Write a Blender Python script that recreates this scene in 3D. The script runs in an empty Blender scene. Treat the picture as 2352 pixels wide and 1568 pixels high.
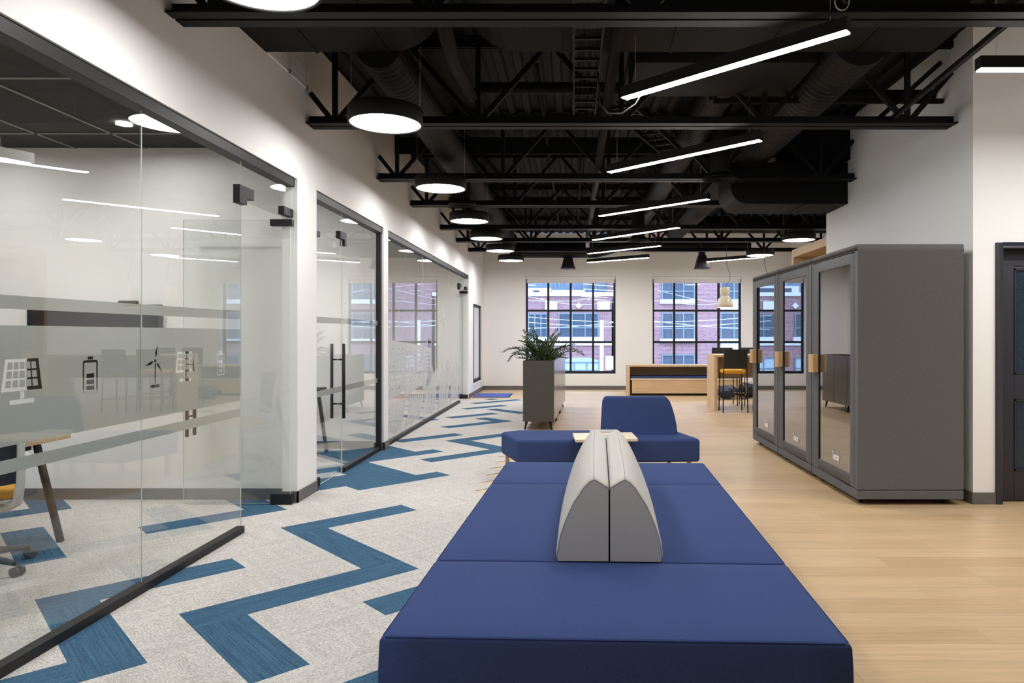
import bpy, bmesh, math, random
from mathutils import Vector, Matrix
random.seed(7)
R = math.radians
SC = bpy.context.scene
COL = SC.collection

# ------------------------------------------------------------------ survey helpers (metres; camera stands at x=0, y=0, eye 1.46 m)
EYE = 1.46
def sx(px, Y): return (px - 1318.0) * Y / 1610.0      # sideways distance of a sight line at depth Y
def sz(py, Y): return EYE - (py - 768.0) * Y / 1610.0  # height of a sight line at depth Y
def fy(py): return EYE * 1610.0 / (py - 768.0)         # depth where a sight line meets the floor

# ------------------------------------------------------------------ materials
def new_mat(name):
    m = bpy.data.materials.new(name); m.use_nodes = True
    nt = m.node_tree
    for n in list(nt.nodes): nt.nodes.remove(n)
    out = nt.nodes.new('ShaderNodeOutputMaterial')
    return m, nt, out
def pbr(name, col, rough=.5, metal=0, spec=.5, noise=None, bump=None, sheen=0, coat=0):
    """noise=(scale, amount, stretch)  bump=(scale, strength)"""
    m, nt, out = new_mat(name)
    b = nt.nodes.new('ShaderNodeBsdfPrincipled')
    b.inputs['Base Color'].default_value = (*col, 1)
    b.inputs['Roughness'].default_value = rough
    b.inputs['Metallic'].default_value = metal
    b.inputs['Specular IOR Level'].default_value = spec
    if sheen:
        b.inputs['Sheen Weight'].default_value = sheen
    if coat: b.inputs['Coat Weight'].default_value = coat
    nt.links.new(b.outputs[0], out.inputs[0])
    tc = None
    if noise or bump:
        tc = nt.nodes.new('ShaderNodeTexCoord')
    if noise:
        s, a, st = noise
        mp = nt.nodes.new('ShaderNodeMapping'); mp.inputs['Scale'].default_value = st
        nt.links.new(tc.outputs['Object'], mp.inputs[0])
        n = nt.nodes.new('ShaderNodeTexNoise'); n.inputs['Scale'].default_value = s; n.inputs['Detail'].default_value = 4
        nt.links.new(mp.outputs[0], n.inputs['Vector'])
        r = nt.nodes.new('ShaderNodeMapRange')
        r.inputs[1].default_value = .3; r.inputs[2].default_value = .7
        r.inputs[3].default_value = 1 - a; r.inputs[4].default_value = 1 + a
        nt.links.new(n.outputs[0], r.inputs[0])
        mx = nt.nodes.new('ShaderNodeVectorMath'); mx.operation = 'SCALE'
        mx.inputs[0].default_value = col
        nt.links.new(r.outputs[0], mx.inputs['Scale'])
        nt.links.new(mx.outputs[0], b.inputs['Base Color'])
    if bump:
        s, a = bump
        n = nt.nodes.new('ShaderNodeTexNoise'); n.inputs['Scale'].default_value = s; n.inputs['Detail'].default_value = 3
        nt.links.new(tc.outputs['Object'], n.inputs['Vector'])
        bp = nt.nodes.new('ShaderNodeBump'); bp.inputs['Strength'].default_value = a; bp.inputs['Distance'].default_value = .002
        nt.links.new(n.outputs[0], bp.inputs['Height'])
        nt.links.new(bp.outputs[0], b.inputs['Normal'])
    return m
def emit(name, col, s):
    m, nt, out = new_mat(name)
    e = nt.nodes.new('ShaderNodeEmission'); e.inputs[0].default_value = (*col, 1); e.inputs[1].default_value = s
    nt.links.new(e.outputs[0], out.inputs[0]); return m
def glass(name, tint, f0, rough=0.0, gl=(1, 1, 1)):
    """clear sheet: transmits, mirrors by angle (Schlick)"""
    m, nt, out = new_mat(name)
    t = nt.nodes.new('ShaderNodeBsdfTransparent'); t.inputs[0].default_value = (*tint, 1)
    g = nt.nodes.new('ShaderNodeBsdfGlossy'); g.inputs['Roughness'].default_value = rough; g.inputs[0].default_value = (*gl, 1)
    lw = nt.nodes.new('ShaderNodeLayerWeight')
    p = nt.nodes.new('ShaderNodeMath'); p.operation = 'POWER'; p.inputs[1].default_value = 5
    nt.links.new(lw.outputs['Facing'], p.inputs[0])
    q = nt.nodes.new('ShaderNodeMath'); q.operation = 'MULTIPLY_ADD'; q.inputs[1].default_value = 1 - f0; q.inputs[2].default_value = f0
    lw.inputs['Blend'].default_value = .5
    nt.links.new(p.outputs[0], q.inputs[0])
    mx = nt.nodes.new('ShaderNodeMixShader')
    nt.links.new(q.outputs[0], mx.inputs[0]); nt.links.new(t.outputs[0], mx.inputs[1]); nt.links.new(g.outputs[0], mx.inputs[2])
    nt.links.new(mx.outputs[0], out.inputs[0]); return m
def film(name, col, opacity):
    m, nt, out = new_mat(name)
    d = nt.nodes.new('ShaderNodeBsdfDiffuse'); d.inputs[0].default_value = (*col, 1)
    tr = nt.nodes.new('ShaderNodeBsdfTranslucent'); tr.inputs[0].default_value = (*col, 1)
    a = nt.nodes.new('ShaderNodeMixShader'); a.inputs[0].default_value = .45
    nt.links.new(d.outputs[0], a.inputs[1]); nt.links.new(tr.outputs[0], a.inputs[2])
    t = nt.nodes.new('ShaderNodeBsdfTransparent')
    b = nt.nodes.new('ShaderNodeMixShader'); b.inputs[0].default_value = opacity
    nt.links.new(t.outputs[0], b.inputs[1]); nt.links.new(a.outputs[0], b.inputs[2])
    nt.links.new(b.outputs[0], out.inputs[0]); return m

def carpet_mat(name, c1, c2, ang, stripes, scale=1.0):
    """woven loop pile: fine speckle plus lines running along the plank"""
    m, nt, out = new_mat(name); L = nt.links
    b = nt.nodes.new('ShaderNodeBsdfPrincipled'); b.inputs['Roughness'].default_value = .95; b.inputs['Specular IOR Level'].default_value = .1
    tc = nt.nodes.new('ShaderNodeTexCoord')
    mp = nt.nodes.new('ShaderNodeMapping'); mp.inputs['Rotation'].default_value = (0, 0, -ang)
    L.new(tc.outputs['Object'], mp.inputs[0])
    st = nt.nodes.new('ShaderNodeMapping'); st.inputs['Scale'].default_value = (2.5, 150, 1) if stripes else (45, 130, 1)
    L.new(mp.outputs[0], st.inputs[0])
    n1 = nt.nodes.new('ShaderNodeTexNoise'); n1.inputs['Scale'].default_value = 1; n1.inputs['Detail'].default_value = 2
    L.new(st.outputs[0], n1.inputs['Vector'])
    n2 = nt.nodes.new('ShaderNodeTexNoise'); n2.inputs['Scale'].default_value = 230; n2.inputs['Detail'].default_value = 1
    L.new(mp.outputs[0], n2.inputs['Vector'])
    n3 = nt.nodes.new('ShaderNodeTexNoise'); n3.inputs['Scale'].default_value = 7; n3.inputs['Detail'].default_value = 3
    st3 = nt.nodes.new('ShaderNodeMapping'); st3.inputs['Scale'].default_value = (.4, 3, 1); L.new(mp.outputs[0], st3.inputs[0]); L.new(st3.outputs[0], n3.inputs['Vector'])
    add = nt.nodes.new('ShaderNodeMath'); add.operation = 'ADD'; L.new(n1.outputs[0], add.inputs[0]); L.new(n2.outputs[0], add.inputs[1])
    add2 = nt.nodes.new('ShaderNodeMath'); add2.operation = 'MULTIPLY_ADD'; add2.inputs[1].default_value = .35; L.new(n3.outputs[0], add2.inputs[0]); L.new(add.outputs[0], add2.inputs[2])
    mr = nt.nodes.new('ShaderNodeMapRange'); mr.inputs[1].default_value = .85; mr.inputs[2].default_value = 1.50
    L.new(add2.outputs[0], mr.inputs[0])
    mx = nt.nodes.new('ShaderNodeMix'); mx.data_type = 'RGBA'; mx.inputs['A'].default_value = (*c1, 1); mx.inputs['B'].default_value = (*c2, 1)
    L.new(mr.outputs[0], mx.inputs['Factor']); L.new(mx.outputs['Result'], b.inputs['Base Color'])
    bp = nt.nodes.new('ShaderNodeBump'); bp.inputs['Strength'].default_value = .5; bp.inputs['Distance'].default_value = .003
    L.new(n2.outputs[0], bp.inputs['Height']); L.new(bp.outputs[0], b.inputs['Normal'])
    L.new(b.outputs[0], out.inputs[0]); return m

def plank_floor_mat():
    m, nt, out = new_mat('oak_vinyl_planks'); L = nt.links
    b = nt.nodes.new('ShaderNodeBsdfPrincipled'); b.inputs['Roughness'].default_value = .38; b.inputs['Specular IOR Level'].default_value = .45
    tc = nt.nodes.new('ShaderNodeTexCoord')
    br = nt.nodes.new('ShaderNodeTexBrick'); br.inputs['Scale'].default_value = 1.0
    br.inputs['Brick Width'].default_value = 1.22; br.inputs['Row Height'].default_value = .184; br.inputs['Mortar Size'].default_value = .0012
    br.inputs['Color1'].default_value = (.53, .36, .195, 1); br.inputs['Color2'].default_value = (.63, .445, .26, 1); br.inputs['Mortar'].default_value = (.36, .23, .12, 1)
    br.offset = .37; br.offset_frequency = 3; br.inputs['Bias'].default_value = .1
    L.new(tc.outputs['Object'], br.inputs['Vector'])
    mp = nt.nodes.new('ShaderNodeMapping'); mp.inputs['Scale'].default_value = (.9, 22, 1); L.new(tc.outputs['Object'], mp.inputs[0])
    n = nt.nodes.new('ShaderNodeTexNoise'); n.inputs['Scale'].default_value = 1.6; n.inputs['Detail'].default_value = 6; n.inputs['Roughness'].default_value = .65
    L.new(mp.outputs[0], n.inputs['Vector'])
    mr = nt.nodes.new('ShaderNodeMapRange'); mr.inputs[1].default_value = .3; mr.inputs[2].default_value = .7; mr.inputs[3].default_value = .84; mr.inputs[4].default_value = 1.14
    L.new(n.outputs[0], mr.inputs[0])
    vm = nt.nodes.new('ShaderNodeVectorMath'); vm.operation = 'SCALE'; L.new(br.outputs['Color'], vm.inputs[0]); L.new(mr.outputs[0], vm.inputs['Scale'])
    L.new(vm.outputs[0], b.inputs['Base Color']); L.new(b.outputs[0], out.inputs[0]); return m

def wood_mat(name, col, ang=0, axis='X', rough=.45):
    m, nt, out = new_mat(name); L = nt.links
    b = nt.nodes.new('ShaderNodeBsdfPrincipled'); b.inputs['Roughness'].default_value = rough
    tc = nt.nodes.new('ShaderNodeTexCoord')
    mp = nt.nodes.new('ShaderNodeMapping'); mp.inputs['Scale'].default_value = {'X': (1.5, 30, 30), 'Y': (30, 1.5, 30), 'Z': (30, 30, 1.5)}[axis]
    L.new(tc.outputs['Object'], mp.inputs[0])
    n = nt.nodes.new('ShaderNodeTexNoise'); n.inputs['Scale'].default_value = 1.5; n.inputs['Detail'].default_value = 5
    L.new(mp.outputs[0], n.inputs['Vector'])
    mr = nt.nodes.new('ShaderNodeMapRange'); mr.inputs[1].default_value = .3; mr.inputs[2].default_value = .7; mr.inputs[3].default_value = .85; mr.inputs[4].default_value = 1.12
    L.new(n.outputs[0], mr.inputs[0])
    vm = nt.nodes.new('ShaderNodeVectorMath'); vm.operation = 'SCALE'; vm.inputs[0].default_value = col; L.new(mr.outputs[0], vm.inputs['Scale'])
    L.new(vm.outputs[0], b.inputs['Base Color']); L.new(b.outputs[0], out.inputs[0]); return m

def brick_mat():
    m, nt, out = new_mat('red_brick'); L = nt.links
    b = nt.nodes.new('ShaderNodeBsdfPrincipled'); b.inputs['Roughness'].default_value = .9
    tc = nt.nodes.new('ShaderNodeTexCoord')
    sp = nt.nodes.new('ShaderNodeSeparateXYZ'); L.new(tc.outputs['Object'], sp.inputs[0])
    cb = nt.nodes.new('ShaderNodeCombineXYZ'); L.new(sp.outputs['X'], cb.inputs['X']); L.new(sp.outputs['Z'], cb.inputs['Y'])
    br = nt.nodes.new('ShaderNodeTexBrick'); br.inputs['Scale'].default_value = 1
    br.inputs['Brick Width'].default_value = .17; br.inputs['Row Height'].default_value = .062; br.inputs['Mortar Size'].default_value = .008
    br.inputs['Color1'].default_value = (.21, .085, .095, 1); br.inputs['Color2'].default_value = (.29, .14, .15, 1); br.inputs['Mortar'].default_value = (.34, .28, .31, 1)
    L.new(cb.outputs[0], br.inputs['Vector']); L.new(br.outputs['Color'], b.inputs['Base Color']); L.new(b.outputs[0], out.inputs[0]); return m

GA = math.pi / 4 - .0173          # direction of the carpet planks
M = {}
M['wall'] = pbr('white_painted_drywall', (.87, .86, .85), .7, noise=(1.2, .012, (1, 1, 1)))
M['wallin'] = pbr('white_painted_room_wall', (.85, .84, .83), .75, noise=(1.2, .012, (1, 1, 1)))
M['base'] = pbr('grey_vinyl_baseboard', (.13, .122, .118), .45, noise=(6, .08, (1, 1, 1)))
M['black'] = pbr('black_powder_coat', (.015, .0145, .015), .5, spec=.3)
M['steel'] = pbr('black_painted_steel', (.006, .0057, .0057), .6, spec=.2, noise=(9, .2, (1, 1, 1)))
M['duct'] = pbr('dark_painted_duct', (.0085, .0078, .0076), .7, spec=.15, noise=(3, .12, (1, 1, 1)))
M['deck'] = pbr('dark_roof_deck', (.013, .0125, .014), .7, spec=.15, noise=(3, .15, (1, .2, 1)))
M['floor'] = plank_floor_mat()
M['cg'] = carpet_mat('heather_grey_carpet', (.34, .315, .29), (.80, .765, .73), GA, False)
M['cg2'] = carpet_mat('heather_grey_carpet_crosswise', (.35, .325, .30), (.79, .755, .72), GA + math.pi / 2, False)
M['cb'] = carpet_mat('blue_striped_carpet', (.028, .065, .125), (.085, .19, .29), GA, True)
M['cb2'] = carpet_mat('blue_striped_carpet_crosswise', (.028, .065, .125), (.085, .19, .29), GA + math.pi / 2, True)
M['glass'] = glass('clear_partition_glass', (.975, .988, .98), .045)
M['gedge'] = pbr('polished_glass_edge', (.74, .80, .76), .25)
M['film'] = film('frosted_grey_film', (.60, .61, .585), 1.0)
M['film3b'] = film('pale_blind_cloth', (.85, .86, .88), 1.0)
M['film3'] = film('white_decal_film', (.80, .80, .83), .68)
M['win'] = glass('window_glass', (.93, .95, .97), .04)
M['pod'] = pbr('grey_heather_felt', (.134, .134, .138), .95, spec=.1, noise=(250, .34, (1, 1, .6)), bump=(220, .4))
M['podin'] = pbr('charcoal_booth_lining', (.035, .034, .034), .9)
M['podglass'] = glass('tinted_booth_glass', (.30, .30, .31), .34)
M['navy'] = pbr('navy_wool_upholstery', (.040, .064, .172), .9, spec=.12, sheen=.0, noise=(260, .16, (1, 1, 1)), bump=(300, .25))
M['seam'] = pbr('navy_piping', (.02, .03, .10), .9, spec=.1)
M['grey'] = pbr('light_grey_upholstery', (.54, .52, .49), .9, spec=.15, sheen=.0, noise=(260, .06, (1, 1, 1)), bump=(300, .2))
M['greyseam'] = pbr('grey_piping', (.33, .32, .31), .9)
M['metal'] = pbr('brushed_metal', (.45, .42, .38), .35, metal=.8)
M['oak'] = wood_mat('pale_oak_laminate', (.62, .44, .26), axis='X')
M['oakz'] = wood_mat('pale_oak_laminate_upright', (.62, .45, .28), axis='Z')
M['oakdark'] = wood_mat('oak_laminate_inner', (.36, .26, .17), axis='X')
M['block'] = wood_mat('oiled_oak_block', (.62, .40, .20), axis='Z', rough=.4)
M['table'] = wood_mat('birch_laminate', (.78, .66, .50), axis='X')
M['planter'] = pbr('warm_grey_laminate', (.078, .072, .064), .42, noise=(4, .05, (1, 1, 1)))
M['pdoor'] = pbr('grey_door_with_window_glare', (.13, .125, .12), .2)  # paler than the body: the window's reflection is put into the colour
M['soil'] = pbr('potting_soil', (.03, .022, .015), .95)
M['leaf'] = pbr('glossy_green_leaf', (.040, .075, .024), .32, noise=(14, .5, (1, 1, 1)))
M['stem'] = pbr('green_stem', (.05, .085, .03), .5)
M['drumbody'] = pbr('black_drum_metal', (.012, .0115, .0115), .6, spec=.25)
M['lit'] = emit('glowing_drum_diffuser', (1, .985, .965), 16.0)
M['litbar'] = emit('glowing_bar_diffuser', (1, .985, .965), 40.0)
M['litdown'] = emit('glowing_downlight', (1, .985, .96), 270.0)
M['litroom'] = emit('glowing_panel_louvre', (1, .985, .96), 24.0)
M['yellow'] = pbr('mustard_fabric', (.72, .36, .03), .85, noise=(150, .12, (1, 1, 1)))
M['mesh'] = pbr('black_mesh_fabric', (.02, .019, .02), .85, bump=(200, .4))
M['whiteplastic'] = pbr('white_plastic', (.62, .62, .60), .35)
M['greyplastic'] = pbr('dark_grey_plastic', (.05, .05, .05), .45)
M['tile'] = pbr('charcoal_ceiling_tile', (.030, .028, .027), .9, noise=(40, .15, (1, 1, 1)))
M['tilew'] = pbr('pale_ceiling_tile', (.62, .62, .60), .9)
M['grid'] = pbr('grey_ceiling_grid', (.22, .21, .20), .5)
M['tv'] = pbr('black_glass_screen', (.004, .005, .010), .06, spec=.28)
M['cream'] = pbr('cream_enamel', (.76, .68, .52), .35)
M['ink'] = pbr('dark_navy_paint', (.024, .023, .036), .45)
M['inkglass'] = pbr('wired_blue_glass', (.012, .028, .05), .25, noise=(90, .5, (1, 1, 1)))
M['letter'] = pbr('white_vinyl_lettering', (.85, .84, .82), .6)
M['rug'] = pbr('blue_mat_pile', (.07, .11, .42), .95, noise=(60, .35, (1, 1, 1)))
M['rugedge'] = pbr('dark_mat_edge', (.02, .03, .14), .9)
M['brick'] = brick_mat()
M['bgwall'] = pbr('blue_grey_cladding', (.16, .22, .30), .7, noise=(1.5, .5, (6, 1, .6)))
M['stone'] = pbr('pale_stone', (.60, .60, .61), .8)
M['bwin'] = pbr('dark_street_window', (.055, .075, .11), .3, spec=.25)
M['bframe'] = pbr('pale_window_frame', (.14, .19, .23), .6)
M['curtain'] = pbr('pale_drawn_blind', (.36, .46, .52), .8, noise=(6, .12, (12, 1, 1)))
M['asphalt'] = pbr('street_asphalt', (.16, .16, .17), .9, noise=(2, .1, (1, 1, 1)))
M['wire'] = pbr('grey_cable', (.55, .55, .56), .5)
M['pole'] = pbr('weathered_pole', (.62, .62, .60), .8)
M['shade'] = pbr('white_roller_fabric', (.80, .79, .80), .8)
M['bag'] = pbr('black_nylon', (.012, .012, .016), .55, bump=(40, .6))
M['bag2'] = pbr('navy_nylon', (.02, .028, .06), .55, bump=(40, .6))
M['strap'] = pbr('grey_webbing', (.30, .29, .30), .7)
M['flex'] = pbr('dark_spiral_duct', (.0085, .008, .0078), .6, spec=.2)

# ------------------------------------------------------------------ mesh building
class MB:
    def __init__(s, off=(0, 0, 0)):
        s.v = []; s.f = []; s.mi = []; s.off = Vector(off); s.sm = []
    def add(s, vs, fs, mi=0, smooth=False):
        n = len(s.v); s.v += [Vector(p) - s.off for p in vs]
        for f in fs: s.f.append([n + i for i in f]); s.mi.append(mi); s.sm.append(smooth)
    def box(s, x0, x1, y0, y1, z0, z1, mi=0):
        vs = [(x, y, z) for z in (z0, z1) for y in (y0, y1) for x in (x0, x1)]
        s.add(vs, [(0, 2, 3, 1), (4, 5, 7, 6), (0, 1, 5, 4), (2, 6, 7, 3), (0, 4, 6, 2), (1, 3, 7, 5)], mi); return s
    def hexa(s, vs, mi=0):   # same vertex order as box
        s.add(vs, [(0, 2, 3, 1), (4, 5, 7, 6), (0, 1, 5, 4), (2, 6, 7, 3), (0, 4, 6, 2), (1, 3, 7, 5)], mi); return s
    def bar(s, p, q, w, h=None, mi=0, up=(0, 0, 1)):
        p, q = Vector(p), Vector(q); h = h or w; d = (q - p).normalized(); u = Vector(up)
        if abs(d.dot(u)) > .99: u = Vector((1, 0, 0))
        a = d.cross(u).normalized(); b = a.cross(d).normalized()
        vs = []
        for P in (p, q):
            for j in (-1, 1):
                for i in (-1, 1): vs.append(P + a * (i * w / 2) + b * (j * h / 2))
        s.add(vs, [(0, 2, 3, 1), (4, 5, 7, 6), (0, 1, 5, 4), (2, 6, 7, 3), (0, 4, 6, 2), (1, 3, 7, 5)], mi); return s
    def tube(s, pts, r, n=10, mi=0, caps=True, smooth=True):
        pts = [Vector(p) for p in pts]; rs = r if isinstance(r, (list, tuple)) else [r] * len(pts)
        rings = []; prev = None
        for k, p in enumerate(pts):
            d = (pts[min(k + 1, len(pts) - 1)] - pts[max(k - 1, 0)]).normalized()
            if prev is None:
                u = Vector((0, 0, 1)) if abs(d.z) < .9 else Vector((1, 0, 0)); a = d.cross(u).normalized()
            else: a = (prev - d * prev.dot(d)).normalized()
            prev = a; b = d.cross(a)
            rings.append([p + (a * math.cos(t) + b * math.sin(t)) * rs[k] for t in [2 * math.pi * i / n for i in range(n)]])
        vs = [q for rg in rings for q in rg]; fs = []
        for k in range(len(pts) - 1):
            for i in range(n):
                j = (i + 1) % n; fs.append((k * n + i, k * n + j, (k + 1) * n + j, (k + 1) * n + i))
        s.add(vs, fs, mi, smooth)
        if caps:
            s.add(rings[0], [tuple(range(n))[::-1]], mi); s.add(rings[-1], [tuple(range(n))], mi)
        return s
    def lathe(s, prof, c=(0, 0, 0), n=32, mi=0, smooth=True):
        c = Vector(c); vs = []; fs = []
        for r, z in prof:
            for i in range(n):
                t = 2 * math.pi * i / n; vs.append(c + Vector((r * math.cos(t), r * math.sin(t), z)))
        for k in range(len(prof) - 1):
            for i in range(n):
                j = (i + 1) % n; fs.append((k * n + i, k * n + j, (k + 1) * n + j, (k + 1) * n + i))
        s.add(vs, fs, mi, smooth); return s
    def disc(s, c, r, n=48, mi=0, up=False):
        c = Vector(c); s.add([c + Vector((r * math.cos(2 * math.pi * i / n), r * math.sin(2 * math.pi * i / n), 0)) for i in range(n)], [tuple(range(n)) if up else tuple(range(n))[::-1]], mi); return s
    def prism(s, poly, ax, a0, a1, mi=0, smooth=False):
        """poly 2D extruded along axis ax ('X','Y','Z'); poly in the other two axes in order"""
        def P(p, a):
            return {'X': (a, p[0], p[1]), 'Y': (p[0], a, p[1]), 'Z': (p[0], p[1], a)}[ax]
        n = len(poly); vs = [P(p, a0) for p in poly] + [P(p, a1) for p in poly]
        s.add(vs, [tuple(range(n)), tuple(range(n, 2 * n))[::-1]], mi)
        s.add(vs, [(i, n + i, n + (i + 1) % n, (i + 1) % n) for i in range(n)], mi, smooth); return s
    def build(s, name, mats, parent=None, bevel=0, seg=2, sub=0, autosmooth=False):
        me = bpy.data.meshes.new(name); me.from_pydata([tuple(v) for v in s.v], [], s.f)
        if not isinstance(mats, (list, tuple)): mats = [mats]
        for m in mats: me.materials.append(m)
        for p, mi, sm in zip(me.polygons, s.mi, s.sm): p.material_index = mi; p.use_smooth = sm
        bm = bmesh.new(); bm.from_mesh(me); bmesh.ops.remove_doubles(bm, verts=bm.verts, dist=1e-6)
        bmesh.ops.recalc_face_normals(bm, faces=bm.faces); bm.to_mesh(me); bm.free()
        o = bpy.data.objects.new(name, me); COL.objects.link(o)
        if parent is not None: o.parent = parent
        else: o.location = s.off
        if bevel:
            b = o.modifiers.new('b', 'BEVEL'); b.width = bevel; b.segments = seg; b.limit_method = 'ANGLE'; b.angle_limit = R(35)
            for p in me.polygons: p.use_smooth = True
            o.modifiers.new('w', 'WEIGHTED_NORMAL')
        if sub:
            m = o.modifiers.new('s', 'SUBSURF'); m.levels = sub; m.render_levels = sub
            for p in me.polygons: p.use_smooth = True
        return o
def empty(name, loc=(0, 0, 0), rz=0):
    o = bpy.data.objects.new(name, None); COL.objects.link(o); o.location = loc; o.rotation_euler = (0, 0, rz); o.empty_display_size = .1
    return o
def tag(o, label, cat, group=None):
    o['label'] = label; o['category'] = cat
    if group: o['group'] = group
    return o
def struct(o): o['kind'] = 'structure'; return o
def copy_tree(o, parent=None):
    c = o.copy(); COL.objects.link(c); c.parent = parent
    for ch in [x for x in bpy.data.objects if x.parent == o]: copy_tree(ch, c)
    return c
def clean(o):
    for k in ('group', 'label', 'category'):
        if k in o: del o[k]

WX = -2.40      # face of the long left wall
GX = -2.455     # centre of its glass
BY = 18.6       # window wall
DECK = 4.15
HZ = 2.81       # head of the glazed openings
PX = 3.44       # side of the pier on the right
PY = 6.04       # front of that pier

# ------------------------------------------------------------------ setting
struct(MB().box(-6.6, 7.2, -5.2, BY + .25, -.12, 0).build('floor', M['floor']))

# carpet: 45 degree planks, blue ones set among the grey
U0, V0, CL = .1283, -.1337, .2561
blue = {}
def bA(i0, i1, j):     # plank lying along the first direction
    for i in range(i0, i1): blue[(i, j)] = 2
def bB(i, j0, j1):
    for j in range(j0, j1): blue[(i, j)] = 3
bB(8, 16, 21); bA(8, 12, 20); bA(4, 9, 15); bB(4, 12, 15); bA(7, 12, 13); bA(5, 10, 10)
bB(2, 14, 18); bA(2, 6, 18); bA(-2, 2, 14); blue[(1, 14)] = 2
bA(5, 9, 23); bB(8, 23, 27); bB(2, 22, 26); bA(-1, 4, 28); bB(3, 28, 31)
for j in (25, 26, 27, 28): bA(11, 15, j)
bA(12, 16, 24)
for j in (29, 30, 31, 32): bA(14, 18, j)
bA(15, 19, 29)
for i in (9, 10, 11, 12): blue.pop((i, 27), None)
bA(17, 22, 27); bB(21, 27, 31); bA(21, 26, 31)
bA(19, 23, 33); bA(24, 29, 36); bB(28, 36, 39)
bA(27, 31, 40); bB(32, 39, 43); bA(31, 35, 44)
bA(34, 39, 47); bB(25, 40, 44); bA(37, 41, 49); bA(13, 17, 36); bA(10, 14, 33); bB(17, 36, 40); bA(20, 24, 41)
bA(6, 10, 33); bB(10, 36, 40)
bm = bmesh.new(); vc = {}
ca, sa = math.cos(GA), math.sin(GA)
def cv(i, j):
    if (i, j) not in vc:
        U = (i + U0) * CL; V = (j + V0) * CL
        vc[(i, j)] = bm.verts.new((U * ca - V * sa, U * sa + V * ca, .003))
    return vc[(i, j)]
for i in range(-40, 60):
    for j in range(-30, 75):
        U = (i + .5 + U0) * CL; V = (j + .5 + V0) * CL
        X, Y = U * ca - V * sa, U * sa + V * ca
        if -6.7 < X < (-.64 if Y < 6.4 else -.80) and -4.8 < Y < 15.95:
            f = bm.faces.new([cv(i, j), cv(i + 1, j), cv(i + 1, j + 1), cv(i, j + 1)])
            f.material_index = blue.get((i, j), 0 if ((i // 4 + j) % 2 == 0) else 1)
me = bpy.data.meshes.new('carpet_floor')
bm.normal_update(); bm.to_mesh(me); bm.free()
for k in ('cg', 'cg2', 'cb', 'cb2'): me.materials.append(M[k])
o = bpy.data.objects.new('floor_carpet', me); COL.objects.link(o); struct(o)

# roof deck, ribbed
poly = []
x = -6.6
while x < 7.2:
    poly += [(x, DECK), (x + .02, DECK + .045), (x + .10, DECK + .045), (x + .12, DECK)]; x += .19
poly += [(7.2, DECK + .2), (-6.6, DECK + .2)]
struct(MB().prism(poly, 'Y', -5.2, BY + .25).build('ceiling', M['deck']))

# left wall: header, piers, end with a window
mb = MB()
mb.box(WX - .13, WX, -5.2, BY, HZ, DECK)
mb.box(WX - .13, WX, -5.2, .9, 0, HZ)
mb.box(WX - .13, WX, 6.085, 6.54, 0, HZ)
mb.box(WX - .13, WX, 8.85, 9.06, 0, HZ)
LY0, LY1, LZ0, LZ1 = 16.72, 18.25, .30, 2.20
mb.box(WX - .13, WX, 16.0, LY0, 0, HZ); mb.box(WX - .13, WX, LY1, BY, 0, HZ)
mb.box(WX - .13, WX, LY0, LY1, 0, LZ0); mb.box(WX - .13, WX, LY0, LY1, LZ1, HZ)
struct(mb.build('wall_left', M['wall']))
# window wall at the far end
W1 = (sx(1207, BY), sx(1414.5, BY)); W2 = (sx(1499, BY), sx(1704.5, BY)); WZ = (.415, 3.0)
mb = MB()
xs = [WX - .13, W1[0], W1[1], W2[0], W2[1], 5.95]
mb.box(xs[0], xs[1], BY, BY + .3, 0, DECK); mb.box(xs[2], xs[3], BY, BY + .3, 0, DECK); mb.box(xs[4], xs[5], BY, BY + .3, 0, DECK)
for w in (W1, W2):
    mb.box(w[0], w[1], BY, BY + .3, 0, WZ[0]); mb.box(w[0], w[1], BY, BY + .3, WZ[1], DECK)
struct(mb.build('wall_back', M['wall']))
struct(MB().box(5.75, 5.95, 9.55, BY, 0, DECK).build('wall_right', M['wall']))
# pier block on the right with the navy door beside it
DX0, DX1, DZ = sx(2286, PY), 4.75, 2.25
mb = MB()
mb.box(PX, 5.95, PY + .14, 9.55, 0, DECK)
mb.box(PX, DX0, PY, PY + .14, 0, DECK); mb.box(DX1, 7.2, PY, PY + .14, 0, DECK); mb.box(DX0, DX1, PY, PY + .14, DZ, DECK)
mb.box(5.95, 7.2, PY + .14, PY + .3, 0, DECK)
struct(mb.build('wall_pier', M['wall']))
struct(MB().box(7.0, 7.2, -5.2, PY, 0, DECK).build('wall_side', M['wall']))
struct(MB().box(-6.6, 7.2, -5.2, -5.0, 0, DECK).build('wall_rear', M['base']))
# meeting rooms behind the glass
mb = MB()
mb.box(-6.6, WX - .13, 6.2, 6.5, 0, 3.9)
struct(mb.build('wall_meeting_room', M['wallin']))
struct(MB().box(-6.6, WX - .13, 8.95, 9.05, 0, 3.9).build('wall_second_room', M['wallin']))
struct(MB().box(-6.6, WX - .13, 16.05, 16.2, 0, 3.9).build('wall_third_room', M['wallin']))
struct(MB().box(-6.75, -6.6, -5.2, 16.2, 0, 3.9).build('wall_outer', M['wallin']))
struct(MB().box(-6.6, WX - .13, -.2, -.05, 0, 3.9).build('wall_meeting_room_end', M['wallin']))
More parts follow.
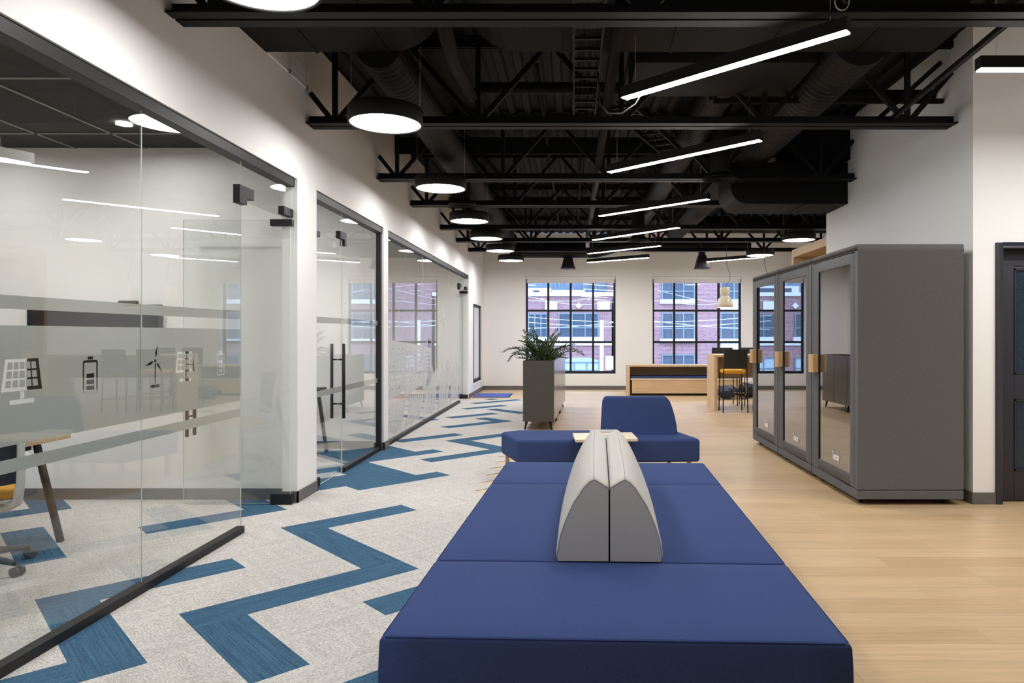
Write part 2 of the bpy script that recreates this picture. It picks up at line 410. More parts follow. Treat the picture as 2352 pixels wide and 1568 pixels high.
# ceilings of the rooms
CZ = 3.11
mb = MB(); mb.box(-6.6, WX - .13, -.05, 6.2, CZ, CZ + .05)
mg = MB()
for k in range(-1, 6): mg.box(-6.6, WX - .13, 4.50 + .0 - 1.24 * (k - 1) - .012, 4.50 - 1.24 * (k - 1) + .012, CZ - .008, CZ + .001)
for k in range(0, 7): mg.box(-3.167 - .62 * k - .012 + .62, -3.167 - .62 * k + .012 + .62, -.05, 6.2, CZ - .008, CZ + .001)
c = struct(mb.build('ceiling_meeting_room', M['tile'])); mg.build('ceiling_grid', M['grid'], c)
mb = MB(); mb.box(-6.6, WX - .13, 6.5, 8.95, CZ, CZ + .05)
mg = MB()
for k in range(4): mg.box(-6.6, WX - .13, 6.9 + .61 * k - .012, 6.9 + .61 * k + .012, CZ - .008, CZ + .001)
for k in range(7): mg.box(-2.9 - .61 * k - .012, -2.9 - .61 * k + .012, 6.5, 8.95, CZ - .008, CZ + .001)
c = struct(mb.build('ceiling_second_room', M['tilew'])); mg.build('ceiling_grid', M['grid'], c)
struct(MB().box(-6.6, WX - .13, 9.05, 16.05, CZ, CZ + .05).build('ceiling_third_room', M['tilew']))
# baseboards
mb = MB(); t = .012
for a, b in ((-5.0, .9), (6.07, 6.555), (8.835, 9.075), (16.0, BY)): mb.box(WX, WX + t, a, b, 0, .10)
mb.box(WX - .14, WX + t, 6.07, 6.085, 0, .10); mb.box(WX - .14, WX + t, 6.54, 6.555, 0, .10)
mb.box(WX - .14, WX + t, 8.835, 8.85, 0, .10)
struct(mb.build('baseboard_left', M['base']))
struct(MB().box(WX, 5.75, BY - t, BY, 0, .10).build('baseboard_back', M['base']))
struct(MB().box(PX - t, PX, PY - t, 9.5, 0, .10).box(PX, DX0, PY - t, PY, 0, .10).build('baseboard_right', M['base']))
struct(MB().box(-6.6, WX - .13, 6.2 - t, 6.2, 0, .10).build('baseboard_meeting_room', M['base']))
struct(MB().box(-6.6, WX - .13, 8.95 - t, 8.95, 0, .10).build('baseboard_second_room', M['base']))
struct(MB().box(-6.6, WX - .13, 16.05 - t, 16.05, 0, .10).build('baseboard_third_room', M['base']))

# windows
def window(n, w):
    root = empty('window_%d' % n, (0, 0, 0)); struct(root)
    y0, y1 = BY + .14, BY + .20; f = .055
    mb = MB(); mb.box(w[0], w[0] + f, y0, y1, WZ[0], WZ[1]); mb.box(w[1] - f, w[1], y0, y1, WZ[0], WZ[1])
    mb.box(w[0] + f, w[1] - f, y0, y1, WZ[0], WZ[0] + .07); mb.box(w[0] + f, w[1] - f, y0, y1, WZ[1] - f, WZ[1])
    mb.build('window_frame', M['black'], root)
    mb = MB(); W = w[1] - w[0]
    for k in (1, 2, 3): mb.box(w[0] + W * k / 4 - .028, w[0] + W * k / 4 + .028, y0 + .004, y1 - .004, WZ[0] + .07, WZ[1] - f)
    for py in (713, 785.5): mb.box(w[0] + f, w[1] - f, y0 + .002, y1 - .002, sz(py, BY + .15) - .028, sz(py, BY + .15) + .028)
    mb.build('window_mullion', M['black'], root)
    MB().box(w[0] + .02, w[1] - .02, BY + .168, BY + .174, WZ[0] + .03, WZ[1] - .03).build('window_pane', M['win'], root)
window(1, W1); window(2, W2)
root = empty('window_3'); struct(root)
mb = MB(); f = .07
mb.box(WX - .045, WX - .03, LY0, LY0 + .36, LZ0, LZ1); mb.box(WX - .045, WX - .03, LY1 - .2, LY1, LZ0, LZ1)
mb.box(WX - .045, WX - .03, LY0, LY1, LZ0, LZ0 + f); mb.box(WX - .045, WX - .03, LY0, LY1, LZ1 - f, LZ1)
mb.build('window_frame', M['black'], root)
MB().box(WX - .041, WX - .036, LY0 + .02, LY1 - .02, LZ0 + .02, LZ1 - .02).build('window_pane', M['win'], root)
MB().box(WX - .1, WX + .03, LY0 - .03, LY1 + .03, LZ0 - .05, LZ0 + .0).build('window_sill', M['shade'], root)
MB().box(WX - .052, WX - .049, LY0 + .03, LY1 - .03, LZ0 + .03, LZ1 - .03).build('window_blind', M['film3b'], root)
MB().box(WX - .045, WX - .025, LY0 + .28, LY0 + .32, 1.05, 1.30).build('window_handle', M['black'], root)
for n, w, lab in ((1, W1, 'white roller blind rolled up at the top of the window behind the plant'), (2, W2, 'white roller blind rolled up over the window behind the high table')):
    r = tag(empty('roller_blind', ((w[0] + w[1]) / 2, BY + .08, 2.86)), lab, 'blind', 'roller blinds')
    o_ = (r.location.x, r.location.y, r.location.z)
    MB(o_).box(w[0] + .01, w[1] - .01, BY + .05, BY + .135, 2.93, 2.995).build('cassette', M['shade'], r, bevel=.006)
    MB(o_).box(w[0] + .03, w[1] - .03, BY + .085, BY + .09, 2.845, 2.93).box(w[0] + .03, w[1] - .03, BY + .08, BY + .095, 2.832, 2.85).build('fabric', M['shade'], r)

# navy door on the right
root = empty('door_1', (0, 0, 0)); struct(root)
mb = MB(); mb.box(DX0, DX0 + .055, PY - .02, PY + .14, 0, DZ); mb.box(DX1 - .055, DX1, PY - .02, PY + .14, 0, DZ); mb.box(DX0 + .055, DX1 - .055, PY - .02, PY + .14, DZ - .05, DZ)
mb.box(DX0 + .055, DX1 - .055, PY + .11, PY + .14, 2.06, DZ - .05)
mb.build('door_frame', M['ink'], root, bevel=.003)
ix0, ix1 = DX0 + .06, DX1 - .06; gx0, gx1 = sx(2327, PY + .1), ix1 - .11
mb = MB(); yy = (PY + .085, PY + .125)
mb.box(ix0, gx0, *yy, .012, 2.06); mb.box(gx1, ix1, *yy, .012, 2.06)
zs = (sz(1080, 6.13), sz(917, 6.13), sz(858, 6.13), sz(617, 6.13))
mb.box(gx0, gx1, *yy, .012, zs[0]); mb.box(gx0, gx1, *yy, zs[1], zs[2]); mb.box(gx0, gx1, *yy, zs[3], 2.06)
dl = mb.build('door_leaf', M['ink'], root, bevel=.003)
MB().box(gx0 + .0, gx1, PY + .1, PY + .11, zs[0], zs[1]).box(gx0, gx1, PY + .1, PY + .11, zs[2], zs[3]).build('door_pane', M['inkglass'], dl)
mb = MB()
for a, b in ((zs[0], zs[1]), (zs[2], zs[3])):
    mb.box(gx0, gx0 + .012, PY + .078, PY + .09, a, b); mb.box(gx0, gx1, PY + .078, PY + .09, a, a + .012); mb.box(gx0, gx1, PY + .078, PY + .09, b - .012, b)
mb.build('door_trim', M['ink'], dl)

# ------------------------------------------------------------------ glazed partitions
def curve_mesh(name, loops, thick, mat, parent, xoff):
    """flat sheet with cut-outs: loops of (along, height), nested loops alternate solid and hole"""
    cu = bpy.data.curves.new(name, 'CURVE'); cu.dimensions = '2D'; cu.fill_mode = 'BOTH'; cu.extrude = thick / 2
    for lp in loops:
        sp = cu.splines.new('POLY'); sp.points.add(len(lp) - 1); sp.use_cyclic_u = True
        for k, (a, b) in enumerate(lp): sp.points[k].co = (a, b, 0, 1)
    tmp = bpy.data.objects.new('tmp', cu); COL.objects.link(tmp)
    dg = bpy.context.evaluated_depsgraph_get()
    me = bpy.data.meshes.new_from_object(tmp.evaluated_get(dg)); me.name = name
    bpy.data.objects.remove(tmp)
    for v in me.vertices: v.co = Vector((xoff + v.co.z, v.co.x, v.co.y))
    me.materials.clear(); me.materials.append(mat)
    o = bpy.data.objects.new(name, me); COL.objects.link(o); o.parent = parent
    return o
def rect(a0, a1, b0, b1): return [(a0, b0), (a1, b0), (a1, b1), (a0, b1)]
def rrect(a0, a1, b0, b1, r):
    out = []
    for cx, cy, s in ((a1 - r, b1 - r, 0), (a0 + r, b1 - r, 90), (a0 + r, b0 + r, 180), (a1 - r, b0 + r, 270)):
        for k in range(4): t = R(s + 30 * k); out.append((cx + r * math.cos(t), cy + r * math.sin(t)))
    return out
def solar(yc, zt, w, h):
    L = []; tw, bw = w * .80, w
    def at(u, v): ww = bw + (tw - bw) * v; return (yc + (u - .5) * ww, zt - h + v * h)
    L.append([at(0, 0), at(1, 0), at(1, 1), at(0, 1)])
    n = 5
    for r_ in range(3):
        for c_ in range(n):
            u0, u1 = .09 + c_ * .17, .09 + c_ * .17 + .13; v0, v1 = .12 + r_ * .28, .12 + r_ * .28 + .22
            L.append([at(u0, v0), at(u1, v0), at(u1, v1), at(u0, v1)])
    L.append(rect(yc - .012, yc + .012, zt - h - .035, zt - h - .003)); L.append(rect(yc - w * .3, yc + w * .3, zt - h - .058, zt - h - .038))
    return L
def battery(y0, y1, z0, z1):
    w = y1 - y0; t_ = w * .11
    L = [rect(y0 + w * .32, y1 - w * .32, z1 - .016, z1), rrect(y0, y1, z0, z1 - .019, w * .12), rrect(y0 + t_, y1 - t_, z0 + t_, z1 - .019 - t_, w * .06)]
    for k in range(3): L.append(rect(y0 + w * .24, y1 - w * .24, z0 + .022 + k * .031, z0 + .045 + k * .031))
    return L
def turbine(yc, zc):
    L = []
    for ty, tz in ((.026, .105), (-.105, -.028), (.072, -.072)):
        l = math.hypot(ty, tz); dy, dz = ty / l, tz / l; nx, nz = -dz, dy
        L.append([(yc + dy * .014, zc + dz * .014), (yc + ty * .4 + nx * .011, zc + tz * .4 + nz * .011), (yc + ty, zc + tz), (yc + ty * .4 - nx * .008, zc + tz * .4 - nz * .008)])
    L.append([(yc + .011 * math.cos(R(40 * k)), zc + .011 * math.sin(R(40 * k))) for k in range(9)])
    L.append(rect(yc - .006, yc + .006, zc - .138, zc - .014)); L.append(rect(yc - .045, yc + .045, zc - .158, zc - .140))
    return L
MAIN, TOP, LOW = (.975, 1.50), (1.572, 1.632), (.857, .916)
def pane(y0, y1, z0, z1, parent, th=.006, frontal=None):
    g = .0004
    if frontal is None:
        mb = MB(); x0, x1 = GX - th / 2, GX + th / 2
        mb.box(x0, x1, y0 + g, y1 - g, z0, z1)
        o = mb.build('pane', [M['glass'], M['gedge']], parent)
        for p in o.data.polygons:
            if abs(p.normal.x) < .5: p.material_index = 1
    else:
        mb = MB(); mb.box(y0, y1, frontal - th / 2, frontal + th / 2, z0, z1)
        o = mb.build('pane', [M['glass'], M['gedge']], parent)
        for p in o.data.polygons:
            if abs(p.normal.y) < .5: p.material_index = 1
    return o
def channels(root, ya, yb, yh):
    MB().box(GX - .03, GX + .03, ya, yb, 0, .052).build('bottom_channel', M['black'], root, bevel=.003)
    MB().box(GX - .055, GX + .04, ya, yh, HZ - .075, HZ).build('header_channel', M['black'], root, bevel=.003)
FX = GX - .0055
# first partition
g1 = tag(empty('glass_partition'), 'nearest glass wall with frosted bands cut with battery and solar icons', 'glass wall', 'glass walls along the corridor')
channels(g1, .92, 5.165, 6.07)
joints = [.92, 2.7, 3.98, 5.165]
icons = [(2.9, None)]
for a, b in zip(joints, joints[1:]):
    pn = pane(a, b, .03, HZ - .03, g1)
    A, B = a + .002, b - .002
    curve_mesh('film_stripe', [rect(A, B, *TOP)], .001, M['film'], pn, FX)
    curve_mesh('film_stripe', [rect(A, B, *LOW)], .001, M['film'], pn, FX)
    loops = [rect(A, B, *MAIN)]
    if b == 3.98: loops += solar(3.127, 1.352, .235, .142) + battery(3.511, 3.623, 1.155, 1.349)
    if a == 3.98: loops += turbine(4.12, 1.306) + solar(4.44, 1.352, .22, .13) + battery(4.83, 4.94, 1.175, 1.349)
    if a == .92: loops += solar(1.6, 1.352, .235, .142) + battery(2.1, 2.21, 1.155, 1.349)
    curve_mesh('film_panel', loops, .001, M['film'], pn, FX)
pane(5.17, 6.07, 2.45, HZ - .03, g1)
MB().prism([(5.10, 2.42), (5.215, 2.42), (5.215, 2.475), (5.33, 2.475), (5.33, 2.555), (5.10, 2.555)], 'X', GX - .025, GX + .025).build('patch_fitting', M['black'], g1, bevel=.002)
MB().box(GX - .025, GX + .025, 5.88, 6.075, 2.47, 2.54).build('patch_fitting', M['black'], g1, bevel=.002)

def bars(root, x, y, s=1):
    """pull handle: two bars either side of a leaf"""
def glass_door(yp, label, first):
    d = tag(empty('glass_door', (WX - .03, yp, 0)), label, 'door')
    off = (WX - .03, yp, 0); xl = WX - .03 - .92
    mb = MB(off); mb.box(xl, WX - .03, yp - .006, yp + .006, .012, 2.442); o = mb.build('pane', [M['glass'], M['gedge']], d)
    for p in o.data.polygons:
        if abs(p.normal.y) < .5: p.material_index = 1
    MB(off).box(WX - .20, WX - .012, yp - .025, yp + .025, 2.39, 2.447).build('top_pivot', M['black'], d, bevel=.002)
    MB(off).box(WX - .20, WX - .012, yp - .025, yp + .025, .012, .095).build('bottom_pivot', M['black'], d, bevel=.002)
    for s in (-1, 1):
        h = MB(off); hx = xl + .06; yb_ = yp + s * .06
        h.tube([(hx, yb_, .59), (hx, yb_, 1.365)], .015, 10); h.tube([(hx, yp + s * .006, .76), (hx, yb_, .76)], .008, 8); h.tube([(hx, yp + s * .006, 1.20), (hx, yb_, 1.20)], .008, 8)
        h.build('pull_handle', M['black'], d)
    if first:
        pass
    return d, xl
glass_door(6.02, 'frameless glass door standing open into the nearest meeting room', True)
glass_door(15.93, 'frameless glass door standing open by the far blue mat', False)

# second partition: closed door and fixed light
g2 = tag(empty('glass_partition'), 'glass wall with two thin grey film stripes between the white piers', 'glass wall', 'glass walls along the corridor')
channels(g2, 7.42, 8.82, 8.85); MB().box(GX - .03, GX + .03, 8.79, 8.85, 0, HZ - .08).build('side_channel', M['black'], g2)
MB().box(GX - .055, GX + .04, 6.54, 7.42, HZ - .075, HZ).build('header_channel', M['black'], g2)
pn = pane(7.42, 8.80, .03, HZ - .03, g2)
for st in (TOP, LOW): curve_mesh('film_stripe', [rect(7.425, 8.79, *st)], .001, M['film'], pn, FX)
pane(6.545, 7.42, 2.45, HZ - .03, g2)
MB().prism([(7.30, 2.465), (7.30, 2.54), (7.5, 2.54), (7.5, 2.40), (7.435, 2.40), (7.435, 2.465)], 'X', GX - .025, GX + .025).build('patch_fitting', M['black'], g2, bevel=.002)
d = tag(empty('glass_door', (GX, 6.56, 0)), 'closed glass door with a long black pull handle', 'door')
off = (GX, 6.56, 0)
mb = MB(off); mb.box(GX - .006, GX + .006, 6.56, 7.415, .012, 2.445); o = mb.build('pane', [M['glass'], M['gedge']], d)
for p in o.data.polygons:
    if abs(p.normal.x) < .5: p.material_index = 1
for st in (TOP, LOW):
    f_ = curve_mesh('film_stripe', [rect(6.562, 7.413, *st)], .001, M['film'], o, FX)
    for v in f_.data.vertices: v.co -= Vector(off)
MB(off).box(GX - .025, GX + .025, 6.56, 6.72, .012, .095).build('bottom_pivot', M['black'], d, bevel=.002)
MB(off).box(GX - .025, GX + .025, 6.56, 6.72, 2.39, 2.445).build('top_pivot', M['black'], d, bevel=.002)
for s in (-1, 1):
    h = MB(off); xb = GX + s * .062; hy = 7.29
    h.tube([(xb, hy, .59), (xb, hy, 1.365)], .016, 12); h.tube([(GX + s * .006, hy, .74), (xb, hy, .74)], .009, 8); h.tube([(GX + s * .006, hy, 1.20), (xb, hy, 1.20)], .009, 8)
    h.build('pull_handle', M['black'], d)

# third partition with the skyline decal, stuck on the corridor side
FX3 = GX + .0055
g3 = tag(empty('glass_partition'), 'farthest glass wall decorated with a white skyline decal', 'glass wall', 'glass walls along the corridor')
channels(g3, 9.06, 15.0, 16.0)
js = [9.06, 10.2, 11.4, 12.6, 13.85, 15.0]
panes3 = [pane(a, b, .03, HZ - .03, g3) for a, b in zip(js, js[1:])]
pane(15.0, 15.99, 2.45, HZ - .03, g3)
MB().prism([(14.9, 2.42), (15.04, 2.42), (15.04, 2.475), (15.16, 2.475), (15.16, 2.555), (14.9, 2.555)], 'X', GX - .025, GX + .025).build('patch_fitting', M['black'], g3)
MB().box(GX - .025, GX + .025, 15.8, 15.99, 2.47, 2.54).build('patch_fitting', M['black'], g3)
for k, (a, b) in enumerate(zip(js, js[1:])):
    A, B = a + .02, b - .02
    if k < 3:
        lo, hi = (.66, 1.34 - .06 * k)
        if k == 2: B = A + .62
        lp = [[(A, lo - .1), (B, lo), (B, hi), (A, hi + .06)]]
        nr = 8
        for r_ in range(nr):
            z0 = lo + .04 + r_ * (hi - lo - .06) / nr
            n = 12
            for c_ in range(n):
                y0 = A + .03 + c_ * (B - A - .05) / n
                if random.random() < .85: lp.append(rect(y0, y0 + (B - A) / n * random.uniform(.35, .7), z0, z0 + .035))
        for ys_ in ((.35, .75) if k < 2 else (.3,)): lp.append([(A + ys_ - .03, hi + .08), (A + ys_ + .03, hi + .08), (A + ys_ + .004, hi + .48), (A + ys_ - .004, hi + .48)])
        curve_mesh('skyline_decal', lp, .001, M['film3'], panes3[k], FX3)
        B = b - .02
    # leaning towers
    lp = []
    n = 7
    for c_ in range(n):
        y0 = A + .02 + c_ * (B - A - .18) / n; w = (B - A) / n * .55
        hh = random.uniform(.30, .62) + .07 * k; z0 = .10 + random.uniform(0, .05); lean = .24
        top = min(z0 + hh, .50 if k < 2 else 1.3)
        lp.append([(y0, z0), (y0 + w, z0), (y0 + w + lean, top), (y0 + lean + w * .4, top + .05), (y0 + lean, top)])
    curve_mesh('skyline_decal', lp, .001, M['film3'], panes3[k], FX3)
curve_mesh('skyline_decal', [[(13.2 + (.09 if k % 2 else .03) * math.cos(R(15 * k)), 1.78 + (.30 if k % 4 == 1 else .2 if k % 2 else .08) * math.sin(R(15 * k))) for k in range(24)]], .001, M['film3'], panes3[3], FX3)

# ------------------------------------------------------------------ roof joists
def joist(Y, x0, x1, label):
    r = tag(empty('roof_joist', (0, Y, 3.35)), label, 'roof joist', 'black steel roof joists')
    off = (0, Y, 3.35); zb = 3.35
    b = MB(off)
    for s in (-1, 1):
        ya, yb = (Y + .012, Y + .10) if s > 0 else (Y - .10, Y - .012)
        b.box(x0, x1, ya, yb, zb, zb + .012); yv = Y + s * .012
        b.box(x0, x1, min(yv, yv + s * .012), max(yv, yv + s * .012), zb + .012, zb + .085)
    b.build('bottom_chord', M['steel'], r)
    tz = DECK - .09
    t_ = MB(off)
    for s in (-1, 1):
        t_.box(x0, x1, Y + (.012 if s > 0 else -.08), Y + (.08 if s > 0 else -.012), tz + .075, tz + .087)
        yv = Y + s * .012; t_.box(x0, x1, min(yv, yv + s * .012), max(yv, yv + s * .012), tz, tz + .075)
    t_.build('top_chord', M['steel'], r)
    k = 0; n0 = -2.17
    proto = {}
    while True:
        xn = n0 + 1.3 * k
        if xn > x1: break
        if xn > x0:
            for nm, dx in (('v', 0), ('l', -.62), ('r', .62)):
                xe = max(x0 + .01, min(x1 - .01, xn + dx)); 
                if nm not in proto and xe == xn + dx:
                    proto[nm] = MB((0, 0, 0)).bar((0 + (.0 if nm == 'v' else math.copysign(.03, dx)), 0, .06), (dx, 0, tz - zb + .02), .036, .045).build('web_bar', M['steel'], r)
                    proto[nm].location = (xn, 0, 0)
                elif xe == xn + dx:
                    c = proto[nm].copy(); COL.objects.link(c); c.parent = r; c.location = (xn, 0, 0)
                else:
                    fz = (tz - zb + .02 - .06) * (xe - xn) / dx + .06 if dx else 0
                    MB((0, 0, 0)).bar((math.copysign(.03, dx), 0, .06), (xe - xn, 0, max(fz, .1)), .036, .045).build('web_bar', M['steel'], r).location = (xn, 0, 0)
        k += 1
    return r
rows = [(4.21, WX, 7.0, 'black steel joist nearest the camera, along the very top of the photo'),
        (6.37, WX, PX, 'black steel joist passing just behind the second drum lamp'),
        (8.61, WX, PX, 'black steel joist, third from the camera, meeting the white pier wall'),
        (10.34, WX, 5.75, 'black steel joist, fourth from the camera, behind the black square duct'),
        (12.62, WX, 5.75, 'black steel joist, fifth from the camera'),
        (14.33, WX, 5.75, 'black steel joist, third from the window wall'),
        (15.97, WX, 5.75, 'black steel joist, second from the window wall'),
        (2.05, WX, 7.0, 'black steel joist above the camera, out of the picture')]
for a in rows[:7]: joist(*a)
# bridging brace seen at the upper right
tag(MB((2.9, 6.37, 3.36)).bar((2.86, 6.30, 3.40), (2.74, 4.26, 3.44), .035, .035).build('bridging_brace', M['steel']), 'thin black diagonal brace joining the two nearest joists at upper right', 'brace')
tag(MB((2.95, 6.45, 3.36)).bar((2.80, 6.50, 3.44), (3.40, 6.50, 3.98), .04, .04).build('bridging_brace', M['steel']), 'short black steel brace running up to the pier wall at upper right', 'brace')

# ------------------------------------------------------------------ ducts and pipes
def boxduct(name, x0, x1, y0, y1, z0, z1, label, rl=0, rr=0, seams=()):
    pts = []
    if rl: pts += [(x0 + rl - rl * math.sin(t), z0 + rl - rl * math.cos(t)) for t in [k * math.pi / 12 for k in range(6, -1, -1)]]
    else: pts += [(x0, z0)]
    if rr: pts += [(x1 - rr + rr * math.sin(t), z0 + rr - rr * math.cos(t)) for t in [k * math.pi / 12 for k in range(0, 7)]]
    else: pts += [(x1, z0)]
    pts += [(x1, z1), (x0, z1)]
    o = MB().prism(pts, 'Y', y0, y1).build(name, M['duct'])
    tag(o, label, 'duct'); 
    if seams:
        for s in seams: MB().box(s - .012, s + .012, y0 - .006, y1 + .006, z0 - .008, z0 + .004).build('flange', M['duct'], o)
    return o
DZ0 = 3.66
boxduct('supply_duct', WX + .001, -1.0, 4.50, 5.46, DZ0, DECK - .1, 'wide dark duct with rounded end touching the left wall below the roof', rr=.42, seams=(-2.0, -1.45))
boxduct('supply_duct', -.84, 2.78, 4.98, 5.46, DZ0, DECK - .1, 'long dark duct with rounded end running across to the right', rl=.42, seams=(-.1, .75, 1.5, 2.2))
boxduct('supply_duct', -.84, .40, 4.50, 4.975, DZ0, DECK - .1, 'dark duct section in front of the long cross duct', rl=.42)
boxduct('air_handler', .50, 1.95, 5.62, 6.42, 3.64, 3.98, 'flat dark rectangular unit hung above the nearest lit bar lamp', seams=())
boxduct('square_duct', sx(1680, 8.75), PX - .001, 8.80, 9.54, 3.10, 3.62, 'big black box duct with a rounded corner beside the white pier', rl=.22, seams=(2.9,))
boxduct('roof_soffit', 2.75, PX - .001, 8.72, 9.54, 3.64, DECK - .01, 'black boxed section under the roof above the square duct')
def flex(x, z, y0, y1, rr, label, y_list=()):
    mb = MB(); n = int((y1 - y0) / .045); pts = []; rs = []
    for k in range(n + 1):
        pts.append((x, y0 + (y1 - y0) * k / n, z)); rs.append(rr * (1.0 if k % 2 else .965))
    mb.tube(pts, rs, 24, smooth=False)
    o = mb.build('spiral_duct', M['flex']); return tag(o, label, 'duct', 'round spiral ducts')
flex(-1.53, 3.72, 5.47, 16.9, .19, 'round ribbed duct running above the row of drum lamps')
flex(2.25, 3.80, 5.48, 15.6, .25, 'thick round ribbed duct running back above the right ends of the bar lamps')
flex(1.42, 3.86, 6.45, 15.6, .17, 'slimmer round ribbed duct behind the bar lamps')
# far cross duct over the windows
mb = MB(); mb.tube([(-1.55, 17.1, 3.52), (-.2, 17.1, 3.52), (.55, 17.1, 3.52), (1.2, 17.1, 3.62), (4.3, 17.1, 3.62)], [.19, .19, .19, .12, .12], 20)
tag(mb.build('cross_duct', M['flex']), 'dark duct tapering as it crosses above the far windows', 'duct')
mb = MB(); mb.tube([(2.2, 15.6, 3.86), (5.7, 15.6, 3.86)], .15, 16)
tag(mb.build('cross_duct', M['flex']), 'plain round duct running to the right behind the right hand drum lamps', 'duct')
for px, lab in ((1305, 'small flared black air outlet above the window behind the plant'), (1612, 'small flared black air outlet above the right window')):
    Y = 17.1; x = sx(px, Y); zt = 3.42; zb = sz(617, Y)
    r = tag(empty('air_outlet', (x, Y, zb)), lab, 'vent', 'flared air outlets')
    off = (x, Y, zb)
    MB(off).lathe([(.085, zt + .1), (.085, zt - .03)], (x, Y, 0), 16).build('collar', M['black'], r)
    mb = MB(off); a, b = .09, .16
    mb.hexa([(x + i * b, Y + j * b, zb + .02) for j in (-1, 1) for i in (-1, 1)] + [(x + i * a, Y + j * a, zt - .03) for j in (-1, 1) for i in (-1, 1)]); mb.build('hood', M['black'], r)
    MB(off).box(x - .18, x + .18, Y - .18, Y + .18, zb, zb + .02).build('rim', M['black'], r)
for px, py, Y, rr, lab in ((1654, 412, 8.1, .20, 'round ceiling air diffuser beside the third bar lamp'), (1466, 552, 13.2, .22, 'round ceiling air diffuser above the fourth bar lamp'), (1063, 470, 9.6, .20, 'round ceiling air diffuser behind the third drum lamp')):
    x, z = sx(px, Y), sz(py, Y)
    r = tag(empty('air_diffuser', (x, Y, z)), lab, 'vent', 'round air diffusers'); off = (x, Y, z)
    mb = MB(off)
    for k in range(4): mb.lathe([(rr * (1 - .22 * k), z + .004 * k), (rr * (1 - .22 * k) - .03, z + .028 + .004 * k)], (x, Y, 0), 28)
    mb.lathe([(rr, z), (rr * .55, z + .07)], (x, Y, 0), 28); mb.disc((x, Y, z + .03), rr * .3); mb.build('cone', M['duct'], r)
    MB(off).lathe([(rr * .55, z + .05), (rr * .55, 3.78)], (x, Y, 0), 20).build('collar', M['duct'], r)
def pipe(pts, r, label, name='pipe', m='duct'):
    return tag(MB().tube(pts, r, 14).build(name, M[m]), label, 'pipe')
pipe([(-.80 - .05, 4.3, 3.56), (-.93, 5.4, 3.57), (-.92, 6.3, 3.60), (-.90, 6.62, 3.74)], .055, 'dark pipe slanting across the gap between the two big ducts')
pipe([(-.90, 6.66, 3.80), (.45, 6.66, 3.80)], .055, 'dark pipe running crosswise behind the nearest ducts')
pipe([(1.3, 6.68, 3.74), (PX - .01, 6.68, 3.74)], .05, 'dark pipe ending on the pier wall at upper right')
pipe([(1.3, 6.52, 3.63), (PX - .01, 6.52, 3.63)], .025, 'thin dark pipe just below the thicker one at the pier wall')
pipe([(.30, 4.3, 3.52), (.30, 15.2, 3.52)], .045, 'long dark pipe running back beside the cable tray')
pipe([(.30, 15.26, 3.70), (.30, 15.26, 3.36)], .042, 'short pale conduit drop at the far end of the long pipe', m='whiteplastic')
pipe([(.10, 9.3, 4.02), (.10, 17.5, 4.02)], .02, 'thin conduit under the roof deck left of the long pipe', 'conduit')
pipe([(-.35, 6.6, 4.0), (-.35, 17.5, 4.0)], .02, 'thin conduit under the roof deck near the middle', 'conduit')
pipe([(-2.3, 11.3, 3.98), (5.2, 11.3, 3.98)], .02, 'thin conduit crossing under the deck between joists', 'conduit')
cp = [(sx(1935, 4.08) + .042 * math.cos(R(k * 20)), 4.08, 3.40 + .05 * math.sin(R(k * 20))) for k in range(37)]
tag(MB(cp[0]).tube([Vector(q) + Vector((0, .0004 * k, 0)) for k, q in enumerate(cp)] , .0025, 6, caps=True).build('wire_coil', M['wire']), 'small loop of spare wire tied to the nearest joist above the long bar lamp', 'wire')
tag(MB((.28, 5.3, 3.3)).tube([(.52, 5.15, 3.27), (.46, 5.2, 3.17), (.36, 5.27, 3.12), (.26, 5.33, 3.14), (.20, 5.4, 3.24), (.19, 5.45, 3.50)], .005, 8).build('drooping_cable', M['greyplastic']), 'grey cable drooping from the left end of the longest bar lamp', 'cord')
# crossing main beams under the deck
for Y, lab in ((9.45, 'flat black roof beam between the third and fourth joists'), (13.5, 'flat black roof beam between the fifth and sixth joists')):
    tag(MB((0, Y, 3.95)).box(WX + .001, 5.74 if Y > 9.6 else PX - .001, Y - .06, Y - .03, 3.88, 4.1).build('roof_beam', M['steel']), lab, 'beam')
# cable tray (ladder)
def tray(p0, p1, w, n, label):
    p0, p1 = Vector(p0), Vector(p1); d = (p1 - p0).normalized(); s = Vector((d.y, -d.x, 0)); r = tag(empty('cable_tray', p0), label, 'cable tray', 'ladder cable trays')
    for k in (-1, 1): MB(p0).bar(p0 + s * k * w / 2, p1 + s * k * w / 2, .015, .06).build('side_rail', M['steel'], r)
    for k in range(n): q = p0 + (p1 - p0) * ((k + .5) / n); MB(p0).bar(q - s * w / 2, q + s * w / 2, .025, .02).build('rung', M['steel'], r)
    mb = MB(p0)
    for k in range(4):
        pts = []
        for q in range(12): pts.append(p0 + (p1 - p0) * (q / 11) + s * ((k - 1.5) * w / 5 + random.uniform(-.02, .02)) + Vector((0, 0, .02)))
        mb.tube(pts, .006, 6)
    mb.build('cable', M['flex'] if k % 2 else M['greyplastic'], r)
tray((.10, 4.3, 3.56), (.10, 6.6, 3.56), .20, 12, 'black ladder tray carrying cables beside the long pipe')
tray((.42, 6.55, 3.62), (1.25, 8.5, 3.62), .24, 9, 'black ladder tray turning diagonally behind the second joist')
